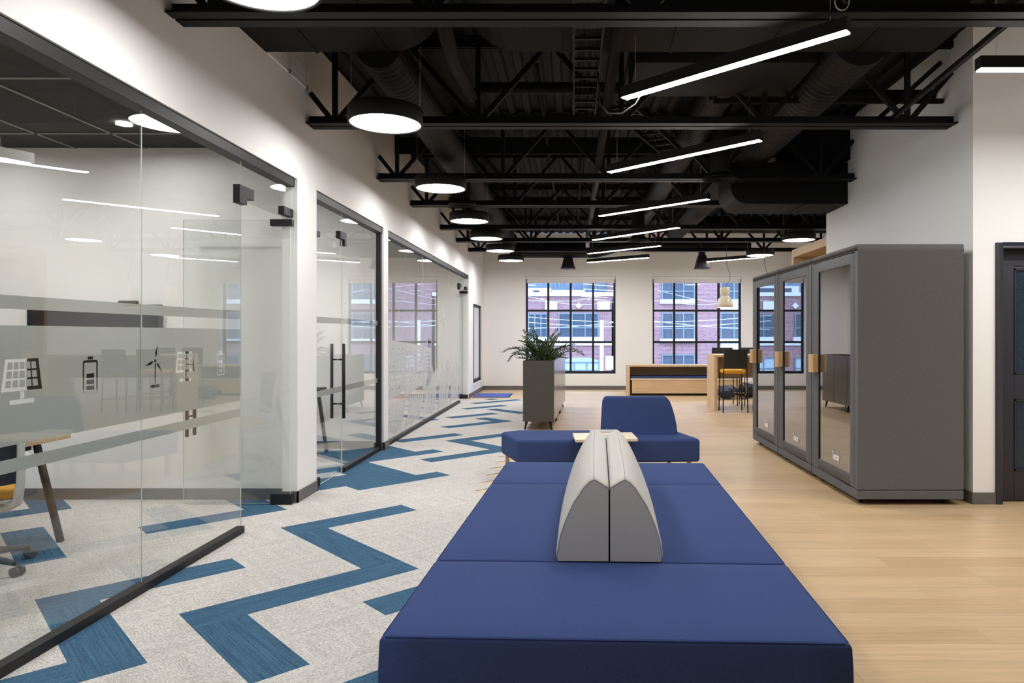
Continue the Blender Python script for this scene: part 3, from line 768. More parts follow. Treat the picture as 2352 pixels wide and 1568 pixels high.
# wall grille
r = tag(empty('wall_grille', (WX, 5.8, 3.68)), 'white slatted air grille high on the left wall below the duct', 'vent')
off = (WX, 5.8, 3.68); mb = MB(off)
mb.box(WX, WX + .012, 5.45, 6.30, 3.66, 3.69); mb.box(WX, WX + .012, 5.45, 6.30, 4.02, 4.05); mb.box(WX, WX + .012, 5.45, 5.48, 3.66, 4.05); mb.box(WX, WX + .012, 6.27, 6.30, 3.66, 4.05); mb.box(WX, WX + .012, 5.88, 5.91, 3.66, 4.05)
mb.build('frame', M['wall'], r)
mb = MB(off)
for k in range(13): z = 3.70 + k * .0255; mb.hexa([(WX, 5.48, z), (WX, 6.27, z), (WX + .012, 5.48, z - .008), (WX + .012, 6.27, z - .008), (WX, 5.48, z + .006), (WX, 6.27, z + .006), (WX + .012, 5.48, z - .002), (WX + .012, 6.27, z - .002)][:8])
mb.build('slat', M['wall'], r)

# ------------------------------------------------------------------ drum lamps
LZ = 3.20
def make_drum():
    r = empty('drum_lamp')
    MB().lathe([(.300, .0), (.305, .004), (.305, .122), (.298, .13), (.0, .13)], n=64).lathe([(.300, .0), (.286, .0), (.286, .012)], n=64).build('housing', M['drumbody'], r)
    MB().disc((0, 0, .010), .287, 64).build('diffuser', M['lit'], r)
    MB().tube([(.285, 0, .12), (.285, 0, .88)], .0015, 5).tube([(-.285, 0, .12), (-.285, 0, .88)], .0015, 5).build('suspension_wire', M['wire'], r)
    return r
proto = make_drum()
drums = [(-1.56, 5.81, 'round black drum lamp glowing between the two nearest joists'), (-1.57, 3.50, 'round drum lamp cut off by the top edge of the photo'),
         (-1.592, 8.39, 'round black drum lamp, second whole one from the camera in the left row'), (-1.613, 10.82, 'round black drum lamp, third whole one in the left row'),
         (-1.597, 12.79, 'round black drum lamp, fourth whole one in the left row'), (-1.54, 14.67, 'round black drum lamp, second from the window wall in the left row'),
         (-1.49, 16.6, 'round black drum lamp farthest along the left row, nearest the window wall'),
         (4.16, 12.97, 'round black drum lamp on the right, above the oak niche'), (4.115, 15.48, 'round black drum lamp on the right, above the tilted bar lamp'),
         (-1.57, 1.15, 'round drum lamp over the camera, out of the picture')]
for k, (x, y, lab) in enumerate(drums):
    o = proto if k == 0 else copy_tree(proto)
    o.location = (x, y, LZ); tag(o, lab, 'lamp', 'round drum lamps')
# ------------------------------------------------------------------ bar lamps
def make_bar(L_):
    r = empty('bar_lamp')
    MB().box(-L_ / 2, L_ / 2, -.036, .036, .006, .085).build('housing', M['drumbody'], r)
    MB().box(-L_ / 2 + .008, L_ / 2 - .008, -.033, .033, .0, .006).build('diffuser', M['litbar'], r)
    for s in (-1, 1):
        MB().tube([(s * (L_ / 2 - .12), 0, .085), (s * (L_ / 2 - .12), 0, .85)], .0015, 5).build('suspension_wire', M['wire'], r)
    return r
LB = 1.76
ends = [((1432, 228), (1950, 74), 'longest bright bar lamp, nearest, hanging diagonally at upper right'), ((1398, 397), (1748, 323), 'second nearest diagonal bar lamp'), ((1377, 497), (1628, 458), 'third nearest diagonal bar lamp'),
        ((1362, 552), (1560, 523), 'fourth nearest diagonal bar lamp'), ((1351, 583), (1517, 565), 'fifth diagonal bar lamp, second from the window wall'), ((1350, 603), (1490, 592), 'farthest diagonal bar lamp, just before the windows'),
        ((1603, 603), (1756, 591), 'bar lamp hanging between the right window and the cream pendant')]
bp_ = make_bar(1.83)
for k, (a, b, lab) in enumerate(ends):
    Ya = LB * 1610 / (768 - a[1]); Yb = LB * 1610 / (768 - b[1]); pa = Vector((sx(a[0], Ya), Ya)); pb = Vector((sx(b[0], Yb), Yb))
    mid = (pa + pb) / 2; dd = pb - pa; o = bp_ if k == 0 else copy_tree(bp_)
    o.location = (mid.x, mid.y, EYE + LB); o.rotation_euler = (0, 0, math.atan2(dd.y, dd.x)); o.scale = (dd.length / 1.83, 1, 1)
    tag(o, lab, 'lamp', 'diagonal bar lamps')
o = copy_tree(bp_); o.location = (4.9, 3.3, EYE + LB); o.rotation_euler = (0, 0, R(-43)); o.scale = (1, 1, 1); tag(o, 'added unseen bar lamp over the open floor, brightening the right side', 'lamp', 'diagonal bar lamps')  # extra lamp, never in view, added to brighten the right side
o = copy_tree(bp_); o.location = (1.0, 2.25, EYE + LB); o.rotation_euler = (0, 0, R(-43)); o.scale = (1, 1, 1); tag(o, 'bar lamp over the front ottoman, above the top edge of the picture', 'lamp', 'diagonal bar lamps')
x0 = sx(2246, 4.62); o = copy_tree(bp_); o.location = (x0 + .915, 4.62, 3.20); o.rotation_euler = (0, 0, 0); o.scale = (1, 1, 1); tag(o, 'bar lamp hanging straight in front of the wall above the navy door', 'lamp', 'diagonal bar lamps')
del o['group']
o = copy_tree(bp_); o.location = (x0 + 2.80, 4.62, 3.20); o.rotation_euler = (0, 0, 0); o.scale = (1, 1, 1); tag(o, 'added unseen bar lamp farther right, brightening the navy door wall', 'lamp')  # unseen lamp added so the wall by the navy door gets more light

# cream bell pendants above the high table
def bell():
    r = empty('bell_pendant')
    MB().lathe([(.0, .40), (.085, .40), (.098, .385), (.098, .27), (.075, .235), (.068, .225), (.075, .215)], n=32).build('cap', M['cream'], r)
    MB().lathe([(.070, .218), (.100, .20), (.135, .15), (.150, .08), (.155, .0), (.150, .0), (.145, .08), (.13, .145), (.09, .19)], n=32).build('shade', M['cream'], r)
    MB().disc((0, 0, .05), .145, 32).build('bulb', M['lit'], r)
    pts = [(0, 0, .40), (.05, 0, .47), (.10, 0, .55), (.10, 0, .64), (.06, 0, .75), (.03, 0, .9), (.03, 0, 1.35), (.03, 0, 1.65)]
    MB().tube(pts, .004, 6).build('cord', M['black'], r)
    return r
Yp = 13.7; zb = sz(706, Yp)
b0 = bell(); b0.location = (sx(1665, Yp), Yp, zb); tag(b0, 'cream bell shaped pendant hanging in front of the right window', 'lamp', 'cream bell pendants')
c_ = copy_tree(b0); c_.location = (sx(1752, Yp), Yp, zb); tag(c_, 'cream bell pendant mostly hidden behind the grey booths', 'lamp', 'cream bell pendants')

# ------------------------------------------------------------------ modular sofa (turned two degrees)
ROT = -math.atan(57 / 1610)
SH, SB = .44, .17
def cushion(name, W, y0, y1, parent, mat='navy', x0=None):
    hw = W / 2; mb = MB(); mb.box(-hw if x0 is None else x0, hw if x0 is None else x0 + W, y0, y1, SB + .03, SH)
    return mb
sofa_o = Vector((.133, 2.375, 0))
def local_world(v): return sofa_o + Matrix.Rotation(ROT, 3, 'Z') @ Vector(v)
def seat_block(root, W, y0, y1, crown=.013):
    # softly crowned, rounded upholstered block
    nx, ny = 14, 8; hw = W / 2; mb = MB(); top = []
    r_ = .022
    def hgt(u, v): return SH - crown + crown * (1 - abs(u) ** 4) * (1 - abs(v) ** 4)
    vs = []; fs = []
    for j in range(ny + 1):
        for i in range(nx + 1):
            u = -1 + 2 * i / nx; v = -1 + 2 * j / ny
            vs.append((u * (hw - r_), (y0 + y1) / 2 + v * ((y1 - y0) / 2 - r_ * .6), hgt(u, v)))
    for j in range(ny):
        for i in range(nx):
            a = j * (nx + 1) + i; fs.append((a, a + 1, a + nx + 2, a + nx + 1))
    mb.add(vs, fs, 0, True)
    # border loop down the sides
    loop = [j * (nx + 1) for j in range(0)]
    per = [i for i in range(nx + 1)] + [j * (nx + 1) + nx for j in range(1, ny + 1)] + [ny * (nx + 1) + i for i in range(nx - 1, -1, -1)] + [j * (nx + 1) for j in range(ny - 1, 0, -1)]
    prev = [vs[i] for i in per]; cy = (y0 + y1) / 2
    def off(p, o, ox, z):
        x, y, _ = p; sxn = 0; syn = 0
        if abs(abs(x) - (hw - r_)) < 1e-6: sxn = math.copysign(1, x)
        if abs(abs(y - cy) - ((y1 - y0) / 2 - r_ * .6)) < 1e-6: syn = math.copysign(1, y - cy)
        return (x + sxn * ox, y + syn * ox * .6, z)
    rings = [prev]
    for a in (25, 50, 75, 90): rings.append([off(p, 0, r_ * math.sin(R(a)), (p[2]) - r_ * (1 - math.cos(R(a)))) for p in prev])
    base = rings[-1]
    bulge = .004
    for k in range(1, 6):
        t = k / 5; rings.append([off(prev[i], 0, r_ + bulge * math.sin(math.pi * t), base[i][2] + (SB + .0 - base[i][2]) * t) for i in range(len(prev))])
    rings.append([off(prev[i], 0, r_ - .03, SB) for i in range(len(prev))])
    n = len(prev)
    for k in range(len(rings) - 1):
        mb.add(rings[k] + rings[k + 1], [(i, (i + 1) % n, n + (i + 1) % n, n + i) for i in range(n)], 0, True)
    mb.add(rings[-1], [tuple(range(n))], 0)
    o = mb.build('seat', M['navy'], root)
    # piping along the top front and back edges
    sm = MB(); zz = SH - crown - r_ * .29; ey, ex = r_ * .18, r_ * .3
    for yy in (y0 + ey, y1 - ey): sm.tube([(-hw + r_, yy, zz), (hw - r_, yy, zz)], .0022, 6)
    for xx in (-hw + ex, hw - ex): sm.tube([(xx, y0 + r_, zz), (xx, y1 - r_, zz)], .0022, 6)
    sm.build('piping', M['seam'], o)
    return o
def legs(root, W, y0, y1):
    for i in (-1, 1):
        for yy in (y0 + .08, y1 - .08):
            MB().box(i * (W / 2 - .1) - .02, i * (W / 2 - .1) + .02, yy - .02, yy + .02, 0, SB + .02).build('leg', M['metal'], root, bevel=.004)
    MB().box(-W / 2 + .08, W / 2 - .08, y0 + .06, y1 - .06, SB - .03, SB + .01).build('frame', M['black'], root)
W = 1.60
for y0, y1, nm, lab in ((0, .81, 'ottoman', 'wide navy blue ottoman filling the foreground'), (2.475, 3.30, 'ottoman', 'navy blue ottoman behind the grey double backrest')):
    w = local_world((0, y0, 0)); r = tag(empty(nm, w, ROT), lab, 'ottoman'); seat_block(r, W, 0, y1 - y0); legs(r, W, 0, y1 - y0)
w = local_world((0, .815, 0)); r = tag(empty('double_sofa', w, ROT), 'navy blue back to back sofa with two light grey backrests', 'sofa')
LS = 1.655
seat_block(r, W, 0, LS); legs(r, W, 0, LS)
# backrest profile: (distance from the middle, height above the seat)
prof = [(0, 0), (0, .345), (.02, .356), (.045, .372), (.068, .384), (.090, .372), (.118, .343), (.142, .305), (.163, .268), (.186, .22), (.207, .172), (.224, .122), (.236, .07), (.240, .03), (.236, 0)]
def backrest(sgn):
    mb = MB(); n = len(prof); L0, L1 = .0, LS - .02; ys = [0, .02, .06, .15, .35, .6, .83, 1.06, 1.3, 1.48, 1.575, 1.615, 1.635]
    def scale(t):  # pillowed ends
        e = min(t - L0, L1 - t); return 1 - .03 * max(0, 1 - e / .03) ** 2
    def pt(a, b, y):
        s_ = scale(y); mid = max(0, math.sin(math.pi * (y - L0) / (L1 - L0))) * .014
        return (sgn * (.004 + a * s_ + (mid if .03 < a else 0) * (1 if b < .37 else .3)), y, SH - .012 + b * (s_ if b > .3 else 1) + (mid * .5 if b > .3 else 0))
    rings = []
    for y in ys:
        rings.append([pt(a, b, y) for a, b in prof])
    for k in range(len(rings) - 1):
        mb.add(rings[k] + rings[k + 1], [(i, (i + 1) % n, n + (i + 1) % n, n + i) for i in range(n)], 0, True)
    mb.add(rings[0], [tuple(range(n))], 0, False); mb.add(rings[-1], [tuple(range(n))], 0, False)
    o = mb.build('backrest', M['grey'], r)
    sm = MB(); sm.tube([pt(a, b, .0) for a, b in prof[1:-1]], .0016, 6)
    sm.tube([pt(.068, .384, y) for y in ys], .0013, 6)
    sm.build('piping', M['greyseam'], o)
backrest(-1); backrest(1)
MB().box(-.005, .005, .01, LS - .03, SH - .05, SH + .31).build('spine', M['black'], r)

# second seating group
def poly_seat(root, poly, name='seat', z0=.21):
    cx = sum(p[0] for p in poly) / len(poly); cy = sum(p[1] for p in poly) / len(poly)
    mb = MB(); mb.prism(poly, 'Z', z0, SH); return mb.build(name, M['navy'], root, bevel=.032, seg=4)
pl = [(-.546, 6.757), (.262, 6.80), (.272, 7.50), (-.60, 7.50), (-.765, 7.36)]
c0 = (-.2, 7.1, 0); r = tag(empty('wedge_bench', c0), 'navy blue backless bench left of the little birch table', 'bench')
poly_seat(r, [(a - c0[0], b - c0[1]) for a, b in pl])
for x, y in ((-.69, 7.28), (-.48, 6.86), (.18, 6.9), (.18, 7.42)): MB(c0).box(x - .02, x + .02, y - .02, y + .02, 0, .215).build('leg', M['metal'], r, bevel=.004)
pr_ = [(.270, 6.80), (1.242, 6.865), (1.10, 7.42), (.280, 7.46)]
c0 = (.7, 7.1, 0); r = tag(empty('lounge_chair', c0), 'navy blue armless lounge chair with tall backrest facing the camera', 'chair')
poly_seat(r, [(a - c0[0], b - c0[1]) for a, b in pr_])
for x, y in ((.36, 6.9), (1.14, 6.95), (.36, 7.38), (1.0, 7.36)): MB(c0).box(x - .02, x + .02, y - .02, y + .02, 0, .215).build('leg', M['metal'], r, bevel=.004)
# curved backrest
mb = MB(); n = 9; rings = []
for k in range(n):
    t = k / (n - 1); z = SH - .01 + t * .385
    xl = .283 + .02 * t ** 1.5 + (.02 if t > .95 else 0); xr = 1.063 - .085 * t ** 2 - (.02 if t > .95 else 0)
    yf = 7.17 + .10 * t ** .8; yb_ = 7.45 - .06 * t
    rings.append([(xl - c0[0], yf - c0[1], z), (xr - c0[0], yf - c0[1] - .03 * 0, z), (xr - c0[0], yb_ - c0[1], z), (xl - c0[0], yb_ - c0[1], z)])
for k in range(n - 1): mb.add(rings[k] + rings[k + 1], [(i, (i + 1) % 4, 4 + (i + 1) % 4, 4 + i) for i in range(4)])
mb.add(rings[0], [(0, 1, 2, 3)]); mb.add(rings[-1], [(0, 1, 2, 3)])
mb.build('backrest', M['navy'], r, bevel=.02, seg=3)
# small table between them
c0 = (.29, 6.7, 0); r = tag(empty('side_table', c0), 'small birch topped table perched between the two navy seats', 'table')
mb = MB(c0); mb.hexa([(.016, 6.46, .465), (.597, 6.53, .465), (-.012, 6.89, .465), (.575, 6.955, .465), (.016, 6.46, .492), (.597, 6.53, .492), (-.012, 6.89, .492), (.575, 6.955, .492)]); mb.build('tabletop', M['table'], r, bevel=.003)
MB(c0).box(.02, .50, 6.65, 6.75, SH - .0, .466).build('bracket', M['metal'], r)
tag(MB((.3, 7.1, SH)).box(.16, .44, 6.98, 7.12, SH, .497).build('power_module', M['grey'], None, bevel=.01), 'low grey block on the navy seats behind the birch table', 'power module')

# ------------------------------------------------------------------ planter cabinets with plant
PR = -.035
def planter_unit(first):
    r = empty('planter_cabinet'); L_ = 1.17; w = .46
    MB().box(0, w, 0, L_, .133, .98).build('body', M['planter'], r, bevel=.003)
    mb = MB(); mb.box(0, w, 0, .018, .98, 1.062); mb.box(0, w, L_ - .018, L_, .98, 1.062); mb.box(0, .018, .018, L_ - .018, .98, 1.062); mb.box(w - .018, w, .018, L_ - .018, .98, 1.062)
    mb.build('trough', M['planter'], r)
    MB().box(.018, w - .018, .018, L_ - .018, .98, 1.0).build('soil', M['soil'], r)
    for k in range(2):
        d = MB().box(w, w + .018, .004 + k * L_ / 2, (k + 1) * L_ / 2 - .004, .137, 1.058).build('door', M['pdoor'], r, bevel=.002)
    for i, x in enumerate((.05, w - .05)):
        for y in (.08, L_ - .08):
            s = -1 if i == 0 else 1
            MB().tube([(x, y, .134), (x + s * .028, y + (-.02 if y < .5 else .02), 0)], [.022, .012], 10).build('leg', M['black'], r)
    return r
p0 = planter_unit(True); base = Vector((-.776, 10.69, 0)); d_ = Vector((math.sin(-PR), math.cos(PR), 0))
plabs = ['tall grey planter cabinet nearest the camera, on black tapered legs', 'middle grey planter cabinet of the row, doors facing right', 'farthest grey planter cabinet, closest to the window']
for k in range(3):
    o = p0 if k == 0 else copy_tree(p0)
    o.location = base + d_ * (1.18 * k); o.rotation_euler = (0, 0, PR); tag(o, plabs[k], 'planter', 'grey planter cabinets in a row')
def frond(root, base, az, length, bend, droop, seed):
    rnd = random.Random(seed); pts = []; n = 12
    p = Vector(base); el = bend; 
    for k in range(n + 1):
        pts.append(p.copy()); el_ = el - droop * (k / n) ** 1.3
        p = p + Vector((math.cos(az) * math.cos(el_), math.sin(az) * math.cos(el_), math.sin(el_))) * length / n
    mb = MB(root.location); mb.tube(pts, [.009 * (1 - .75 * k / n) + .0015 for k in range(n + 1)], 6, 1)
    nl = int(length / .037)
    for q in range(nl):
        t = .12 + .88 * q / (nl - 1); f = t * n; i = min(int(f), n - 1); P = pts[i].lerp(pts[i + 1], f - i); D = (pts[i + 1] - pts[i]).normalized()
        S = D.cross(Vector((0, 0, 1)));
        if S.length < .1: S = Vector((1, 0, 0))
        S.normalize(); Nn = S.cross(D)
        for s in (-1, 1):
            ll = .070 * (1 - .35 * abs(t - .5)) * rnd.uniform(.85, 1.15); dirn = (S * s * .85 + D * .62 + Nn * rnd.uniform(.15, .75)).normalized(); wv = dirn.cross(Nn).normalized() * ll * .27
            a = P; tip = P + dirn * ll; m1 = P + dirn * ll * .4; nn = Nn * .006
            mb.add([a, m1 + wv + nn, tip, m1 - wv + nn, m1 - nn * .6, P + dirn * ll * .72 + wv * .7, P + dirn * ll * .72 - wv * .7], [(0, 4, 1), (0, 3, 4), (1, 4, 5), (4, 3, 6), (4, 6, 2), (4, 2, 5)], 0, True)
    D = (pts[-1] - pts[-2]).normalized()
    o = mb.build('frond', [M['leaf'], M['stem']], root); return o
root = tag(empty('potted_plant', (-.50, 11.15, 1.0)), 'dark green leafy plant with arching stems growing from the grey planter', 'plant')
fr = []
rnd = random.Random(5)
specs = [(140, .66, 74, 40), (40, .62, 76, 36), (180, .66, 60, 82), (176, .78, 52, 100), (165, .58, 72, 55), (192, .60, 60, 65), (130, .66, 82, 22), (155, .64, 76, 30), (28, .64, 80, 30), (0, .68, 56, 75), (6, .70, 46, 70), (-10, .60, 64, 60), (18, .56, 70, 55),
         (235, .54, 74, 45), (300, .54, 66, 45), (240, .54, 68, 45), (130, .60, 72, 42), (48, .60, 68, 45), (0, .50, 35, 50), (180, .46, 42, 50), (330, .54, 56, 50), (210, .52, 54, 55), (100, .50, 62, 35), (20, .46, 82, 20), (150, .42, 60, 50), (30, .42, 60, 50), (265, .42, 60, 50),
         (185, .52, 66, 50), (172, .44, 52, 60), (3, .52, 64, 52), (-6, .44, 50, 60), (170, .36, 30, 30), (10, .36, 30, 30), (225, .40, 70, 40), (310, .40, 70, 40), (178, .58, 76, 42), (2, .58, 77, 38)]
for k, (az, l, el, dr) in enumerate(specs):
    bx = -.52 + rnd.uniform(-.10, .12); by = 11.15 + rnd.uniform(-.22, .22)
    frond(root, (bx, by, 1.0), R(az + rnd.uniform(-8, 8)), l * .92, R(el), R(dr * 1.25), k)

# ------------------------------------------------------------------ booths
PB0, PW = 5.99, 1.174; PX0, PX1 = 2.422, 3.333
def text_mesh(txt, h, parent, name='lettering'):
    cu = bpy.data.curves.new(name, 'FONT'); cu.body = txt; cu.size = h; cu.extrude = .0004; cu.space_character = .88; cu.offset = h * .018
    tmp = bpy.data.objects.new('tmp', cu); COL.objects.link(tmp); dg = bpy.context.evaluated_depsgraph_get()
    me = bpy.data.meshes.new_from_object(tmp.evaluated_get(dg)); bpy.data.objects.remove(tmp); me.name = name
    me.materials.clear(); me.materials.append(M['letter'])
    o = bpy.data.objects.new(name, me); COL.objects.link(o); o.parent = parent; return o
def booth():
    r = empty('phone_booth'); w = PX1 - PX0; L_ = PW - .024; z0, z1 = .05, 2.234
    mb = MB(); t_ = .06   # shell: floor, roof, back, two sides, front surround
    dy0, dy1, dz0, dz1 = .075, L_ - .045, .135, 2.165
    mb.box(.0, w, 0, L_, z0, dz0 - .008); mb.box(0, w, 0, L_, dz1 + .008, z1)
    mb.box(0, w, 0, dy0 - .008, dz0 - .004, dz1 + .008); mb.box(0, w, dy1 + .008, L_, dz0 - .004, dz1 + .008); mb.box(w - .06, w, dy0 - .008, dy1 + .008, dz0 - .004, dz1 + .008)
    b = mb.build('body', M['pod'], r, bevel=.006)
    MB().box(w - .05, w + .001, .03, .033, z0 + .01, z1 - .01).build('seam', M['podin'], b)
    mb = MB(); gy0, gy1, gz0, gz1 = .155, L_ - .19, .235, 2.075
    mb.box(.001, .05, dy0, gy0, dz0, dz1); mb.box(.001, .05, gy1, dy1, dz0, dz1); mb.box(.001, .05, gy0, gy1, dz0, gz0); mb.box(.001, .05, gy0, gy1, gz1, dz1)
    d = mb.build('door', M['pod'], r, bevel=.004)
    MB().box(.008, .018, gy0, gy1, gz0, gz1).build('pane', M['podglass'], d)
    mb = MB(); mb.box(-.001, .012, gy1 - .022, gy1, gz0, gz1); mb.build('glazing_strip', M['black'], d)
    lining = MB(); lining.box(.052, w - .06, dy0 - .003, dy0 + .004, dz0, dz1); lining.box(.052, w - .06, dy1 - .004, dy1 + .003, dz0, dz1); lining.box(w - .066, w - .06, dy0, dy1, dz0, dz1)
    lining.box(.052, w - .06, dy0, dy1, dz0 - .003, dz0 + .004); lining.box(.052, w - .06, dy0, dy1, dz1 - .004, dz1 + .003); lining.build('lining', M['podin'], r)
    for s, nm in ((-1, 'outside'), (1, 'inside')):
        xs_ = (-.072, .001) if s < 0 else (.052, .12)
        h = MB(); yh0, yh1, zz0, zz1 = gy1 + .0, gy1 + .095, 1.085, 1.262
        ch = .022; h.prism([(yh0, xs_[0] + ch), (yh0 + ch, xs_[0]), (yh1 - ch, xs_[0]), (yh1, xs_[0] + ch), (yh1, xs_[1]), (yh0, xs_[1])] if s < 0 else [(yh0, xs_[0]), (yh1, xs_[0]), (yh1, xs_[1] - ch), (yh1 - ch, xs_[1]), (yh0 + ch, xs_[1]), (yh0, xs_[1] - ch)], 'Z', zz0, zz1)
        for v in h.v: v.x, v.y = v.y, v.x
        h.build('handle', M['block'], d, bevel=.002, seg=2)
    t = text_mesh('Tuesday', .10, d)
    # lettering stands on the pane, reading towards the lounge
    t.rotation_euler = (R(90), 0, R(-90)); t.scale = (.62, 1, 1); t.location = (.005, .60, .30)
    te = .60 - max(v.co.x for v in t.data.vertices) * .62 - .012
    q = MB().box(.0045, .0055, te - .010, te, .300, .316).build('lettering', M['letter'], d)
    mb = MB()
    for x, y in ((.08, .12), (w - .12, .12), (.08, L_ - .12), (w - .12, L_ - .12)):
        f = MB(); f.lathe([(.0, 0), (.022, 0), (.022, .012), (.008, .018), (.008, .052)], (x, y, 0), 14); f.build('foot', M['black'], r)
    return r
b0 = booth()
for k, lab in enumerate(('nearest grey felt phone booth with glass door and oak handle', 'middle grey felt phone booth of the three', 'farthest grey felt phone booth, nearest the high table')):
    o = b0 if k == 0 else copy_tree(b0); o.location = (PX0, PB0 + PW * k, 0); tag(o, lab, 'phone booth', 'grey phone booths')

# ------------------------------------------------------------------ oak niche behind the booths
c0 = (4.0, 10.4, 0); r = tag(empty('oak_niche', c0), 'open oak framed alcove rising behind the grey booths', 'alcove')
MB(c0).box(3.47, 5.74, 9.62, 11.15, 2.68, 2.80).build('top_panel', M['oak'], r)
MB(c0).box(3.47, 5.74, 11.08, 11.15, 0, 2.68).build('side_panel', M['oakz'], r)
MB(c0).box(3.47, 5.74, 9.552, 9.615, 0, 3.08).build('side_panel', M['oakz'], r)
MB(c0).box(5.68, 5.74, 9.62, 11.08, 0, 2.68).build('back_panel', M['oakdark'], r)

# ------------------------------------------------------------------ credenza, bar table, stools
Yc = fy(909); c0 = (2.3, Yc, 0)
x0, x1 = sx(1441, Yc), sx(1700, Yc); r = tag(empty('window_bench', c0), 'long low oak bench shelf below the right window', 'bench')
zt = sz(838, Yc); ys = (Yc, Yc + .55)
mb = MB(c0); mb.box(x0 + .06, x1, ys[0], ys[1], zt - .04, zt); mb.build('top', M['oak'], r)
for xa in (x0, x1): MB(c0).box(xa, xa + .06, ys[0], ys[1], 0, zt).build('side_panel', M['oakz'], r)
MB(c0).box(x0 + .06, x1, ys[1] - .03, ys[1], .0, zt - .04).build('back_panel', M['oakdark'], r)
mb = MB(c0); zs_ = sz(869, Yc); mb.box(x0 + .11, x1, ys[0] + .02, ys[0] + .05, .06, zs_ - .03); mb.build('front_panel', M['oak'], r)
MB(c0).box(x0 + .08, x1, ys[0] + .005, ys[1] - .03, zs_ - .03, zs_).build('seat_board', M['table'], r)
MB(c0).box(x0 + .09, x1 - .02, ys[0] + .01, ys[1] - .03, zs_, zs_ + .05).build('seat_pad', M['navy'], r, bevel=.012)
MB(c0).box(x0 + .12, x1, ys[0] + .08, ys[0] + .10, 0, .06).build('plinth', M['black'], r)
Yt = fy(943); Yt2 = Yt + .75; xt = sx(1641, Yt); c0 = (4.0, Yt + .4, 0); TZ = sz(812, Yt2)
r = tag(empty('high_table', c0), 'long oak bar height table with a panel leg under the cream pendants', 'table')
MB(c0).box(xt, xt + .06, Yt, Yt2, 0, TZ - .045).build('panel_leg', M['oakz'], r)
MB(c0).box(xt + 2.5, xt + 2.56, Yt, Yt2, 0, TZ - .045).build('panel_leg', M['oakz'], r)
MB(c0).box(xt, xt + 2.56, Yt, Yt2, TZ - .045, TZ).build('tabletop', M['oak'], r, bevel=.002)
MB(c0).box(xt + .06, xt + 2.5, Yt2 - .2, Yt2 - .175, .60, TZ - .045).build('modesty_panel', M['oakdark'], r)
def stool(seat_mat):
    r = empty('bar_stool'); w = .46
    # back legs carry on up as the back frame; front of the stool faces +y
    for s in (-1, 1):
        MB().tube([(s * w / 2, -.23, 0), (s * (w / 2 - .01), -.20, .72), (s * (w / 2 - .02), -.24, 1.18)], .011, 8).build('leg', M['black'], r)
        MB().tube([(s * (w / 2 - .01), .20, 0), (s * (w / 2 - .02), .17, .74)], .011, 8).build('leg', M['black'], r)
    for yf in (.185, -.22): MB().tube([(-w / 2 + .01, yf, .26), (w / 2 - .01, yf, .26)], .009, 8).build('footrest', M['black'], r)
    for s in (-1, 1): MB().tube([(s * (w / 2 - .01), -.22, .23), (s * (w / 2 - .01), .19, .27)], .008, 8).build('footrest', M['metal'], r)
    MB().box(-w / 2 + .02, w / 2 - .02, -.20, .20, .725, .80).build('seat', seat_mat, r, bevel=.03, seg=3)
    n = 7; mb = MB(); rings = []
    for k in range(n):
        t = -1 + 2 * k / (n - 1); xx = t * (w / 2 - .015); yy = -.225 - .03 * (1 - t * t)
        rings.append([(xx, yy, .83), (xx, yy - .018, .83), (xx, yy - .045, 1.185), (xx, yy - .027, 1.185)])
    for k in range(n - 1): mb.add(rings[k] + rings[k + 1], [(i, (i + 1) % 4, 4 + (i + 1) % 4, 4 + i) for i in range(4)], 0, True)
    mb.add(rings[0], [(0, 1, 2, 3)]); mb.add(rings[-1], [(0, 1, 2, 3)])
    mb.build('backrest', M['mesh'], r, bevel=.006)
    return r
xs0 = sx(1689.5, fy(948)); ys0 = fy(948) + .23
s1 = stool(M['yellow']); s1.location = (xs0, ys0, 0); tag(s1, 'black framed bar stool with a mustard yellow seat, nearest at the high table', 'stool', 'bar stools')
s2 = stool(M['navy']); s2.location = (xs0 + .66, ys0 + .02, 0); tag(s2, 'bar stool with a dark seat half hidden by the farthest booth', 'stool', 'bar stools')
for k, (x, lab) in enumerate(((sx(1659, Yt2 + .57), 'bar stool on the window side, left one, back showing above the tabletop'), (sx(1723, Yt2 + .57), 'bar stool on the window side, right one, back showing above the tabletop'))):
    o = copy_tree(s2); o.location = (x, Yt2 + .34, 0); o.rotation_euler = (0, 0, R(180)); tag(o, lab, 'stool', 'bar stools')
